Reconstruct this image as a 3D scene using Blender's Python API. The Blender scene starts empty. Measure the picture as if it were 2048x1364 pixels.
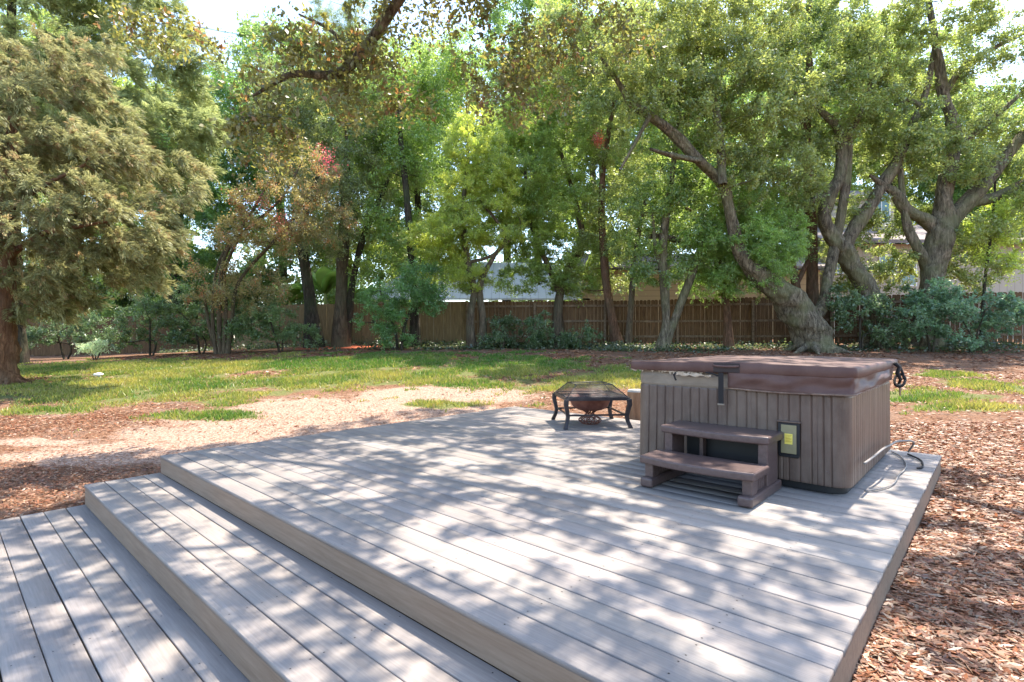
import bpy, bmesh, math, random
import numpy as np
from mathutils import Vector, Matrix

# ---------------------------------------------------------------- camera, sky, sun, exposure
SC = bpy.context.scene
F, HOR, EYE = 1065.0, 678.0, 1.12
cd = bpy.data.cameras.new('camera'); cam = bpy.data.objects.new('camera', cd)
SC.collection.objects.link(cam); SC.camera = cam
cam.location = (0, 0, EYE); cam.rotation_euler = (math.radians(90), 0, 0)
cd.sensor_width = 36; cd.lens = 36*F/2048; cd.shift_y = (HOR-682)/2048
cd.clip_start = 0.05; cd.clip_end = 2000
SUN_H = Vector((0.685, 0.728)).normalized(); ELEV = math.radians(64.8)
AZ = math.atan2(SUN_H.x, SUN_H.y)
W = bpy.data.worlds.new("World"); SC.world = W; W.use_nodes = True
nt = W.node_tree; bg = nt.nodes['Background']
sky = nt.nodes.new('ShaderNodeTexSky'); sky.sky_type = 'NISHITA'; sky.sun_disc = False
sky.sun_elevation = ELEV; sky.sun_rotation = AZ
sky.air_density = 1.0; sky.dust_density = 1.0; sky.ozone_density = 1.0
nt.links.new(sky.outputs[0], bg.inputs[0]); bg.inputs[1].default_value = 0.15
sd = bpy.data.lights.new('sun', 'SUN'); sd.energy = 3.3; sd.angle = math.radians(0.53); sd.color = (1, .91, .79)
sun = bpy.data.objects.new('sun', sd); SC.collection.objects.link(sun)
tosun = Vector((SUN_H.x*math.cos(ELEV), SUN_H.y*math.cos(ELEV), math.sin(ELEV)))
sun.rotation_euler = tosun.to_track_quat('Z', 'Y').to_euler(); sun.location = (20, 20, 40)
vs = SC.view_settings; vs.view_transform = 'Standard'; vs.look = 'None'; vs.gamma = 1; vs.exposure = 2.18
SC.cycles.max_bounces = 7; SC.cycles.diffuse_bounces = 4; SC.cycles.transmission_bounces = 4
SC.cycles.transparent_max_bounces = 8; SC.cycles.glossy_bounces = 2
SC.cycles.sample_clamp_indirect = 4.0

COL = SC.collection
R = random.Random(7)
rng = np.random.default_rng(11)

# ---------------------------------------------------------------- helpers
def P(px, py, d):
    return Vector(((px-1024)/F*d, d, EYE-(py-HOR)/F*d))
def tag(o, label=None, cat=None, group=None, kind=None):
    if label: o['label'] = label
    if cat: o['category'] = cat
    if group: o['group'] = group
    if kind: o['kind'] = kind
    return o
def empty(name, loc=(0, 0, 0), rz=0, label=None, cat=None, group=None):
    o = bpy.data.objects.new(name, None); COL.objects.link(o)
    o.location = loc; o.rotation_euler = (0, 0, rz); o.empty_display_size = .2
    return tag(o, label, cat, group)
def link(name, me, mats, parent=None, smooth=False):
    o = bpy.data.objects.new(name, me); COL.objects.link(o)
    for m in (mats if isinstance(mats, (list, tuple)) else [mats]): me.materials.append(m)
    if parent: o.parent = parent
    if smooth:
        me.polygons.foreach_set('use_smooth', np.ones(len(me.polygons), bool))
    return o
def arr_mesh(name, V, Fc, col=None):
    """V (n,3), Fc (m,k) with k = 3 or 4, col (n,3) point colours"""
    V = np.asarray(V, np.float32); Fc = np.asarray(Fc, np.int32); k = Fc.shape[1]
    me = bpy.data.meshes.new(name)
    me.vertices.add(len(V)); me.vertices.foreach_set('co', V.ravel())
    me.loops.add(Fc.size); me.loops.foreach_set('vertex_index', Fc.ravel())
    me.polygons.add(len(Fc)); me.polygons.foreach_set('loop_start', np.arange(0, Fc.size, k, dtype=np.int32))
    me.update(calc_edges=True)
    if col is not None:
        a = me.color_attributes.new('Col', 'FLOAT_COLOR', 'POINT')
        c = np.ones((len(V), 4), np.float32); c[:, :3] = col; a.data.foreach_set('color', c.ravel())
    return me
class MB:
    def __init__(s): s.bm = bmesh.new(); s.mi = 0
    def box(s, x0, x1, y0, y1, z0, z1, ch=0.0):
        bm = s.bm
        if ch <= 0:
            v = [bm.verts.new(p) for p in ((x0,y0,z0),(x1,y0,z0),(x1,y1,z0),(x0,y1,z0),(x0,y0,z1),(x1,y0,z1),(x1,y1,z1),(x0,y1,z1))]
            fs = ((3,2,1,0),(4,5,6,7),(0,1,5,4),(1,2,6,5),(2,3,7,6),(3,0,4,7))
        else:
            c = ch
            v = [bm.verts.new(p) for p in ((x0,y0,z0),(x1,y0,z0),(x1,y1,z0),(x0,y1,z0),(x0,y0,z1-c),(x1,y0,z1-c),(x1,y1,z1-c),(x0,y1,z1-c),
                 (x0+c,y0+c,z1),(x1-c,y0+c,z1),(x1-c,y1-c,z1),(x0+c,y1-c,z1))]
            fs = ((3,2,1,0),(8,9,10,11),(0,1,5,4),(1,2,6,5),(2,3,7,6),(3,0,4,7),(4,5,9,8),(5,6,10,9),(6,7,11,10),(7,4,8,11))
        for f in fs:
            q = bm.faces.new([v[i] for i in f]); q.material_index = s.mi
        return s
    def prism(s, pts, z0, z1, sc1=1.0):
        bm = s.bm; lo = [bm.verts.new((x, y, z0)) for x, y in pts]; hi = [bm.verts.new((x*sc1, y*sc1, z1)) for x, y in pts]
        n = len(pts)
        for i in range(n):
            f = bm.faces.new((lo[i], lo[(i+1) % n], hi[(i+1) % n], hi[i])); f.material_index = s.mi
        f = bm.faces.new(hi); f.material_index = s.mi
        f = bm.faces.new(lo[::-1]); f.material_index = s.mi
        return s
    def loft(s, rings, cap=True, closed=True):
        bm = s.bm; rr = [[bm.verts.new(p) for p in r] for r in rings]; n = len(rr[0])
        for a, b in zip(rr, rr[1:]):
            for i in range(n if closed else n-1):
                f = bm.faces.new((a[i], a[(i+1) % n], b[(i+1) % n], b[i])); f.material_index = s.mi
        if cap:
            bm.faces.new(rr[0][::-1]).material_index = s.mi; bm.faces.new(rr[-1]).material_index = s.mi
        return s
    def bar(s, p, q, w, h=None):
        p = Vector(p); q = Vector(q); d = (q-p).normalized(); h = h or w
        up = Vector((0,0,1)) if abs(d.z) < .95 else Vector((0,1,0))
        a = d.cross(up).normalized()*w/2; b = a.cross(d).normalized()*h/2
        return s.loft([[tuple(e+x*a+y*b) for x, y in ((-1,-1),(1,-1),(1,1),(-1,1))] for e in (p, q)])
    def tube(s, pts, rad, n=8):
        pts = [Vector(p) for p in pts]; rings = []
        rads = rad if isinstance(rad, (list, tuple)) else [rad]*len(pts)
        a = None
        for i, p in enumerate(pts):
            d = (pts[min(i+1, len(pts)-1)]-pts[max(i-1, 0)]).normalized()
            if a is None: a = d.cross(Vector((0,0,1)) if abs(d.z) < .9 else Vector((1,0,0))).normalized()
            a = (a-d*a.dot(d)).normalized(); b = d.cross(a)
            rings.append([tuple(p+rads[i]*(math.cos(t)*a+math.sin(t)*b)) for t in (2*math.pi*k/n for k in range(n))])
        return s.loft(rings)
    def build(s, name, mats, parent=None, bevel=0, smooth=False, seg=2):
        bmesh.ops.recalc_face_normals(s.bm, faces=s.bm.faces)
        me = bpy.data.meshes.new(name); s.bm.to_mesh(me); s.bm.free()
        o = link(name, me, mats, parent, smooth)
        if bevel:
            m = o.modifiers.new('bevel', 'BEVEL'); m.width = bevel; m.segments = seg; m.limit_method = 'ANGLE'; m.angle_limit = math.radians(40)
            if smooth is False and seg > 1:
                me.polygons.foreach_set('use_smooth', np.ones(len(me.polygons), bool))
                w = o.modifiers.new('wn', 'WEIGHTED_NORMAL'); w.keep_sharp = True
        return o
def catmull(pts, n=5):
    pts = np.asarray(pts, float); out = []
    p = np.vstack([2*pts[0]-pts[1], pts, 2*pts[-1]-pts[-2]])
    for i in range(1, len(p)-2):
        for k in range(n):
            t = k/n; a, b, c, d = p[i-1], p[i], p[i+1], p[i+2]
            out.append(.5*((2*b)+(-a+c)*t+(2*a-5*b+4*c-d)*t*t+(-a+3*b-3*c+d)*t**3))
    out.append(p[-2]); return np.array(out)

# ---------------------------------------------------------------- materials
def M(name, col=(.5,.5,.5), rough=.7, metal=0, spec=.3):
    m = bpy.data.materials.new(name); m.use_nodes = True; b = m.node_tree.nodes['Principled BSDF']
    b.inputs['Base Color'].default_value = (*col, 1); b.inputs['Roughness'].default_value = rough
    b.inputs['Metallic'].default_value = metal; b.inputs['Specular IOR Level'].default_value = spec
    return m
def NT(m): return m.node_tree.nodes, m.node_tree.links, m.node_tree.nodes['Principled BSDF']
def noise(m, scale=5, detail=4, rough=.6, stretch=(1,1,1), coord='Object', dist=0):
    N, L, B = NT(m)
    tc = N.new('ShaderNodeTexCoord'); mp = N.new('ShaderNodeMapping'); mp.inputs['Scale'].default_value = stretch
    n = N.new('ShaderNodeTexNoise'); n.inputs['Scale'].default_value = scale; n.inputs['Detail'].default_value = detail
    n.inputs['Roughness'].default_value = rough; n.inputs['Distortion'].default_value = dist
    L.new(tc.outputs[coord], mp.inputs[0]); L.new(mp.outputs[0], n.inputs['Vector']); return n
def ramp(m, src, stops):
    N, L, B = NT(m); r = N.new('ShaderNodeValToRGB'); e = r.color_ramp.elements
    e[0].position = stops[0][0]; e[0].color = (*stops[0][1], 1); e[1].position = stops[-1][0]; e[1].color = (*stops[-1][1], 1)
    for p, c in stops[1:-1]:
        x = e.new(p); x.color = (*c, 1)
    L.new(src, r.inputs[0]); return r
def mix(m, a, b, fac, mode='MIX'):
    N, L, B = NT(m); x = N.new('ShaderNodeMix'); x.data_type = 'RGBA'; x.blend_type = mode
    for v, i in ((fac, 0), (a, 6), (b, 7)):
        if hasattr(v, 'is_linked') or hasattr(v, 'links'): L.new(v, x.inputs[i])
        elif i == 0: x.inputs[0].default_value = v
        else: x.inputs[i].default_value = (*v, 1)
    return x.outputs[2]
def bump(m, src, strength=.3, dist=.01):
    N, L, B = NT(m); b = N.new('ShaderNodeBump'); b.inputs['Strength'].default_value = strength; b.inputs['Distance'].default_value = dist
    L.new(src, b.inputs['Height']); L.new(b.outputs[0], B.inputs['Normal'])
def attr(m, name='Col'):
    n = m.node_tree.nodes.new('ShaderNodeAttribute'); n.attribute_name = name; return n.outputs['Color']
def noisy(name, c1, c2, scale=6, rough=.7, stretch=(1,1,1), bumpv=.2, bd=.01, metal=0, spec=.3, detail=5):
    m = M(name, c1, rough, metal, spec); n = noise(m, scale, detail, .65, stretch)
    r = ramp(m, n.outputs['Fac'], [(.32, c1), (.68, c2)]); NT(m)[1].new(r.outputs[0], NT(m)[2].inputs['Base Color'])
    if bumpv: bump(m, n.outputs['Fac'], bumpv, bd)
    return m
def leaf_mat(name, trans=.55, gloss=.08):
    m = bpy.data.materials.new(name); m.use_nodes = True; N, L = m.node_tree.nodes, m.node_tree.links
    N.clear(); o = N.new('ShaderNodeOutputMaterial')
    a = N.new('ShaderNodeAttribute'); a.attribute_name = 'Col'
    d = N.new('ShaderNodeBsdfDiffuse'); t = N.new('ShaderNodeBsdfTranslucent')
    hs = N.new('ShaderNodeHueSaturation'); hs.inputs['Value'].default_value = 1.5; hs.inputs['Saturation'].default_value = 1.05; hs.inputs['Hue'].default_value = .485
    L.new(a.outputs[0], d.inputs[0]); L.new(a.outputs[0], hs.inputs['Color']); L.new(hs.outputs[0], t.inputs[0])
    mx = N.new('ShaderNodeMixShader'); mx.inputs[0].default_value = trans
    L.new(d.outputs[0], mx.inputs[1]); L.new(t.outputs[0], mx.inputs[2])
    g = N.new('ShaderNodeBsdfGlossy'); g.inputs['Roughness'].default_value = .45
    m2 = N.new('ShaderNodeMixShader'); m2.inputs[0].default_value = gloss
    L.new(mx.outputs[0], m2.inputs[1]); L.new(g.outputs[0], m2.inputs[2]); L.new(m2.outputs[0], o.inputs[0])
    return m
MAT = {}
MAT['leaf'] = leaf_mat('leaf'); MAT['needle'] = leaf_mat('needle', .45, .03); MAT['dry'] = leaf_mat('dry_leaf', .12, .05)
MAT['grass'] = leaf_mat('grass_blade', .4, .03)
def bark(name, c1, c2, c3):
    m = M(name, c1, .9, 0, .15); n = noise(m, 13, 8, .78, (1, 1, .2), 'Object', .6); n2 = noise(m, 1.3, 3)
    r = ramp(m, n.outputs['Fac'], [(.38, c1), (.5, tuple((a+b)*.42 for a, b in zip(c1, c2))), (.62, c2)])  # dark stops put crevice shade into the bark colour
    r2 = ramp(m, n2.outputs['Fac'], [(.45, (0,0,0)), (.62, (1,1,1))])
    c = mix(m, r.outputs[0], c3, r2.outputs[0]); 
    N, L, B = NT(m); mm = N.new('ShaderNodeMath'); mm.operation = 'MULTIPLY'; mm.inputs[1].default_value = .55
    L.new(r2.outputs[0], mm.inputs[0]); c = mix(m, r.outputs[0], c3, mm.outputs[0])
    L.new(c, B.inputs['Base Color']); bump(m, n.outputs['Fac'], 1.0, .12); return m
MAT['oak_bark'] = bark('oak_bark', (.05,.038,.025), (.33,.275,.185), (.19,.195,.09))
MAT['red_bark'] = bark('reddish_bark', (.09,.05,.03), (.27,.15,.09), (.15,.12,.07))
MAT['dark_bark'] = bark('dark_bark', (.03,.025,.02), (.12,.095,.07), (.07,.09,.04))
MAT['cedar_bark'] = bark('cedar_bark', (.12,.055,.03), (.36,.19,.1), (.22,.15,.09))
MAT['tan_bark'] = bark('tan_bark', (.08,.06,.04), (.23,.175,.115), (.14,.14,.08))

# ---------------------------------------------------------------- ground height field (rises towards the fence)
CT = np.array([(-4.2,4.0,-.375),(-3.7,5.4,-.33),(-6,3,-.4),(-1.6,7.4,-.22),(.1,9.3,-.12),(2.3,7.4,-.13),(4.3,5.3,-.17),(2.9,3.2,-.19),(1.5,1.4,-.19),
 (5,2,-.2),(0,-3,-.42),(-6,-3,-.42),(6,-3,-.2),(-2,2,-.44),(-3,2.6,-.43),(0,4,-.27),(0,0,-.42),(2,5,-.2),(-5,1,-.42),
 (-11.3,12,.14),(0,14,.35),(8,12,.22),(15,14,.4),(-5,13,.2),(-26.4,25,.23),(-17.7,26,.44),(-9.2,23.2,.815),(5.5,21.2,.88),(15.7,19.1,.9),(20,18.5,.9),
 (0,42,.9),(-30,42,.5),(30,42,.9),(-40,0,-.3),(40,0,.2),(8,8,-.02),(-8,8,-.15)], float)
def _k(r2): return .5*r2*np.log(r2+1e-9)
def _solve():
    n = len(CT); d = CT[:, None, :2]-CT[None, :, :2]; K = _k((d**2).sum(-1))+np.eye(n)*.05
    Pm = np.c_[np.ones(n), CT[:, :2]]; A = np.zeros((n+3, n+3)); A[:n, :n] = K; A[:n, n:] = Pm; A[n:, :n] = Pm.T
    return np.linalg.solve(A, np.r_[CT[:, 2], 0, 0, 0])
_w = _solve()
def GH(x, y):
    x = np.asarray(x, float); y = np.asarray(y, float); xc = np.clip(x, -40, 40); yc = np.clip(y, -8, 42)
    r2 = (xc[..., None]-CT[:, 0])**2+(yc[..., None]-CT[:, 1])**2
    z = (_k(r2)*_w[:len(CT)]).sum(-1)+_w[-3]+_w[-2]*xc+_w[-1]*yc
    return z
def G(px, py):
    """ground point seen at a pixel of the photograph"""
    d = np.linspace(1.2, 45, 1500); x = (px-1024)/F*d; z = EYE-(py-HOR)/F*d
    g = GH(x, d)-z; i = np.argmax(g > 0) if (g > 0).any() else 1499
    return Vector((x[i], d[i], float(GH(x[i], d[i]))))
def fbm(x, y, s=1.0, seed=0, oct=4):
    r = np.random.default_rng(seed); out = np.zeros_like(np.asarray(x, float)); amp = 1; tot = 0
    for o in range(oct):
        for k in range(3):
            th = r.uniform(0, 2*np.pi); ph = r.uniform(0, 6.28, 2); f = s*(2**o)*r.uniform(.7, 1.3)
            out += amp*np.sin((x*np.cos(th)+y*np.sin(th))*f+ph[0]+1.3*np.sin((y*np.cos(th)-x*np.sin(th))*f*.8+ph[1]))
        tot += amp*1.8; amp *= .6
    return out/tot

# deck frame: local x runs along the boards, local y away from the steps
C1 = Vector((-3.384, 5.119, 0)); DROT = math.atan2(-.6756, .7373)
ca, sa = math.cos(DROT), math.sin(DROT)
def D(a, b, z=0): return Vector((C1.x+a*ca-b*sa, C1.y+a*sa+b*ca, z))
def deck_ab(x, y):
    dx = x-C1.x; dy = y-C1.y; return dx*ca+dy*sa, -dx*sa+dy*ca
DX, DY = 5.54, 5.13

# surface kinds: ellipses in world space (centre from a photo pixel, radii in metres)
def ell(px, py, rx, ry):
    g = G(px, py); return (g.x, g.y, rx, ry)
GRASS = [ell(330,765,4.2,2.6), ell(150,738,4.5,2.6), ell(560,728,5,2.4), ell(800,722,4.5,2.2), ell(1000,735,3.4,1.6), ell(620,762,3.0,1.6), ell(180,790,2.2,1.1),
         ell(1180,762,2.4,1.5), ell(860,809,.75,.35), ell(940,765,1.2,.7), ell(1850,790,1.3,.8), ell(2010,775,1.3,1.0), ell(1960,815,1.0,.4), ell(1900,750,.9,.5), ell(390,832,.9,.35), ell(100,822,.8,.35)]
SAND = [ell(700,830,3.4,1.7), ell(880,790,2.2,1.2), ell(560,870,2.6,.8), ell(330,905,2.4,.6), ell(120,915,2.0,.35), ell(950,830,1.4,.8), ell(450,830,1.4,.9), ell(40,885,1.2,.25)]
def field(E, x, y, seed, amp=.5, s=1.3):
    x = np.asarray(x, float); y = np.asarray(y, float); best = np.full(x.shape, -9.0)
    for cx, cy, rx, ry in E:
        best = np.maximum(best, 1-np.sqrt(((x-cx)/rx)**2+((y-cy)/ry)**2))
    return best+amp*fbm(x, y, s, seed)
MULCH = [ell(680,695,1.9,1.3)]
def build_ground():
    def axis(a, b, n, far0, far1):
        c = np.linspace(a, b, n); g0 = a-np.geomspace(.3, a-far0, 22)[::-1]; g1 = b+np.geomspace(.3, far1-b, 22)
        return np.r_[g0, c, g1]
    xs = axis(-22, 22, 330, -400, 400); ys = axis(0, 24, 220, -300, 600)
    X, Y = np.meshgrid(xs, ys); Z = GH(X, Y)+.012*fbm(X, Y, 3.0, 5)
    a, b = deck_ab(X, Y)
    near = np.clip(1-np.maximum(np.maximum(-a-.2, a-DX-.2), np.maximum(-3-b, b-DY-.2))/.5, 0, 1)
    Z = Z-near*0.004
    # wheel ruts in the sand
    n, m = X.shape; V = np.c_[X.ravel(), Y.ravel(), Z.ravel()]
    i = np.arange(n*m).reshape(n, m); Q = np.c_[i[:-1,:-1].ravel(), i[:-1,1:].ravel(), i[1:,1:].ravel(), i[1:,:-1].ravel()]
    g = np.clip(field(GRASS, X, Y, 3)*1.5+.25, 0, 1); s = np.clip(field(SAND, X, Y, 4, .45, 1.8)*1.2+.3, 0, 1)
    mu = np.clip(field(MULCH, X, Y, 8, .2)*3, 0, 1)
    me = arr_mesh('ground', V, Q, np.c_[g.ravel(), s.ravel(), mu.ravel()])
    m = M('ground_soil', (.2,.13,.09), .95, 0, .1); N, L, B = NT(m)
    sp = N.new('ShaderNodeSeparateColor'); L.new(attr(m), sp.inputs[0])
    n1 = noise(m, 28, 6, .75); n2 = noise(m, 2.0, 4, .6); n3 = noise(m, 90, 3, .7)
    lit = ramp(m, n1.outputs['Fac'], [(.32, (.04,.02,.012)), (.47, (.13,.068,.04)), (.6, (.24,.135,.082)), (.72, (.36,.24,.165))])
    soil = ramp(m, n3.outputs['Fac'], [(.3, (.11,.08,.062)), (.7, (.22,.165,.13))])
    snd = ramp(m, n1.outputs['Fac'], [(.38, (.12,.065,.04)), (.47, (.27,.175,.125)), (.62, (.39,.295,.23))])
    grs = ramp(m, n1.outputs['Fac'], [(.3, (.06,.075,.022)), (.7, (.16,.16,.06))])
    f2 = ramp(m, n2.outputs['Fac'], [(.5, (0,0,0)), (.68, (.7,.7,.7))])
    c = mix(m, lit.outputs[0], soil.outputs[0], f2.outputs[0])
    # sand breaks up with noise
    def thr(sock, nz, lo, hi):
        ad = N.new('ShaderNodeMath'); ad.operation = 'ADD'; L.new(sock, ad.inputs[0])
        sb = N.new('ShaderNodeMath'); sb.operation = 'MULTIPLY_ADD'; L.new(nz, sb.inputs[0]); sb.inputs[1].default_value = 1.6; sb.inputs[2].default_value = -.8
        L.new(sb.outputs[0], ad.inputs[1]); mr = N.new('ShaderNodeMapRange'); L.new(ad.outputs[0], mr.inputs[0])
        mr.inputs[1].default_value = lo; mr.inputs[2].default_value = hi; return mr.outputs[0]
    n4 = noise(m, 5, 7, .8, (.6, 1.7, 1), 'Object', .8)
    c = mix(m, c, snd.outputs[0], thr(sp.outputs[1], n4.outputs['Fac'], .35, .6))
    c = mix(m, c, grs.outputs[0], thr(sp.outputs[0], n4.outputs['Fac'], .4, .7))
    red = ramp(m, n1.outputs['Fac'], [(.35, (.2,.05,.025)), (.65, (.5,.15,.08))])
    c = mix(m, c, red.outputs[0], thr(sp.outputs[2], n4.outputs['Fac'], .3, .5))
    L.new(c, B.inputs['Base Color']); bump(m, n1.outputs['Fac'], .8, .03)
    o = link('ground', me, m, smooth=True); tag(o, kind='structure')
build_ground()

# ---------------------------------------------------------------- leaf cards
def rsph(r, n):
    v = r.normal(size=(n, 3)); return v/np.linalg.norm(v, axis=1, keepdims=True)
def leaf_arrays(C, U, Vv, col):
    n = len(C); V = np.empty((n, 4, 3), np.float32)
    V[:, 0] = C-U; V[:, 1] = C+Vv-U*.15; V[:, 2] = C+U; V[:, 3] = C-Vv-U*.15
    Q = np.arange(n*4, dtype=np.int32).reshape(n, 4)
    return V.reshape(-1, 3), Q, np.repeat(col, 4, axis=0)
def tri_arrays(A, B, T, col):
    n = len(A); V = np.stack([A, B, T], 1).reshape(-1, 3)
    return V, np.arange(n*3, dtype=np.int32).reshape(n, 3), np.repeat(col, 3, axis=0)
def foliage(r, cen, rad, twigs, per, Lf, Wf, c1, c2, droop=0., out=None, up=.15, jit=.13, along=.5, flat=.35, c3=None, c3p=0.):
    """cen (k,3) clump centres, rad (k,) clump radii -> leaf quads set along short twigs"""
    k = len(cen); T = k*twigs
    cc = np.repeat(cen, twigs, 0); rr = np.repeat(rad, twigs)[:, None]
    d = rsph(r, T); d[:, 2] = d[:, 2]*.75+up
    if out is not None: d += np.repeat(out, twigs, 0)
    d /= np.linalg.norm(d, axis=1, keepdims=True)
    st = cc+rsph(r, T)*rr*.25; ln = rr*r.uniform(.55, 1.15, (T, 1))
    n = T*per; s = r.uniform(.12, 1, (n, 1))**.75
    st = np.repeat(st, per, 0); dd = np.repeat(d, per, 0); l = np.repeat(ln, per, 0); rj = np.repeat(rr, per, 0)
    C = st+dd*l*s+r.normal(size=(n, 3))*rj*jit; C[:, 2] -= droop*(s[:, 0]**2)*l[:, 0]
    ld = dd.copy(); ld[:, 2] -= droop*s[:, 0]*1.2
    U = along*ld+(1-along)*rsph(r, n)*1.2; U /= np.linalg.norm(U, axis=1, keepdims=True)
    nn = rsph(r, n); nn[:, 2] += flat*2
    Vv = np.cross(U, nn); Vv /= np.linalg.norm(Vv, axis=1, keepdims=True)+1e-6
    sz = r.uniform(.6, 1.25, (n, 1))
    U = U*Lf*.5*sz; Vv = Vv*Wf*.5*sz
    t = np.clip(np.repeat(r.uniform(0, 1, k), twigs*per)*.55+np.repeat(r.uniform(0, 1, T), per)*.2+r.uniform(0, 1, n)*.25, 0, 1)[:, None]
    col = np.array(c1)*(1-t)+np.array(c2)*t; col *= r.uniform(.75, 1.25, (n, 1))
    if c3 is not None:
        mk = np.repeat(r.uniform(0, 1, T) < c3p, per) & (r.uniform(0, 1, n) < .8); col[mk] = np.array(c3)*r.uniform(.7, 1.3, (mk.sum(), 1))
    return leaf_arrays(C, U, Vv, col)

# ---------------------------------------------------------------- trees
def tube_arrays(pts, rad, sides, r, rough=.12):
    n = len(pts); d = np.gradient(pts, axis=0); d /= np.linalg.norm(d, axis=1, keepdims=True)+1e-9
    a = np.cross(d[0], [0.3, 1, .1]); a /= np.linalg.norm(a); V = []
    th = np.linspace(0, 2*np.pi, sides, endpoint=False); ph = r.uniform(0, 6.28, 4); rid = r.normal(size=sides)*.05 if sides > 11 else np.zeros(sides)
    for i in range(n):
        a = a-d[i]*a.dot(d[i]); a /= np.linalg.norm(a)+1e-9; b = np.cross(d[i], a)
        w = rad[i]*(1+rough*(np.sin(th*2+ph[0]+i*.35)+.7*np.sin(th*3+ph[1]-i*.2)+.5*np.sin(th*5+ph[2]+i*.9)))
        if sides > 11: rid = .9*rid+.022*r.normal(size=sides)
        w = w*(1+rid)
        V.append(pts[i]+w[:, None]*(np.cos(th)[:, None]*a+np.sin(th)[:, None]*b))
    V = np.vstack(V); i = np.arange(n*sides).reshape(n, sides); j = np.roll(i, -1, axis=1)
    Q = np.c_[i[:-1].ravel(), j[:-1].ravel(), j[1:].ravel(), i[1:].ravel()]
    return V, Q
class Wood:
    def __init__(s, r): s.V = []; s.Q = []; s.n = 0; s.r = r; s.nodes = []; s.nr = []
    def add(s, pts, rad, sides=8, sub=4, rough=.08, grow=True, wob=.0):
        P4 = catmull(np.c_[np.asarray(pts, float), np.asarray(rad, float)], sub)
        p = P4[:, :3]; rd = np.maximum(P4[:, 3], .004)
        if wob: p = p+np.c_[s.r.normal(size=(len(p), 3))]*wob*rd[:, None]
        V, Q = tube_arrays(p, rd, sides, s.r, rough); s.V.append(V); s.Q.append(Q+s.n); s.n += len(V)
        if grow:
            s.nodes += list(p); s.nr += list(rd)
    def reach(s, targets, r0=.035, zmin=-9, sides=5, sag=.15):
        """grow a branch from the wood built so far out to every target"""
        T = list(targets); nd = np.array(s.nodes); nr = np.array(s.nr)
        dist = [np.min(np.linalg.norm(nd-t, axis=1)) for t in T]
        for k in np.argsort(dist):
            t = T[k]; nd = np.array(s.nodes); nr = np.array(s.nr); v = t-nd; dd = np.linalg.norm(v, axis=1)
            cost = dd*(1+.9*np.clip(nd[:, 2]-t[2], 0, 3)/(dd+.3))+(nd[:, 2] < zmin)*50
            i = int(np.argmin(cost)); L = dd[i]
            if L < .15: continue
            ra = min(nr[i]*.75, r0*(.4+.35*L)); a = nd[i]; m = a+(t-a)*.5
            m = m+s.r.normal(size=3)*L*.09; m[2] += L*sag*s.r.uniform(-.2, 1)
            q = a+(t-a)*.78+s.r.normal(size=3)*L*.06
            s.add([a, m, q, t], [ra, ra*.7, ra*.45, .006], sides, 3, .03)
    def build(s, name, mat, parent):
        return link(name, arr_mesh(name, np.vstack(s.V), np.vstack(s.Q)), mat, parent, True)
LEAVES_TOTAL = 0
DK = 2.3        # clumps per crown volume
LK = 1.45       # leaves per twig
CK = 2.1        # leaf albedo
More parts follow.
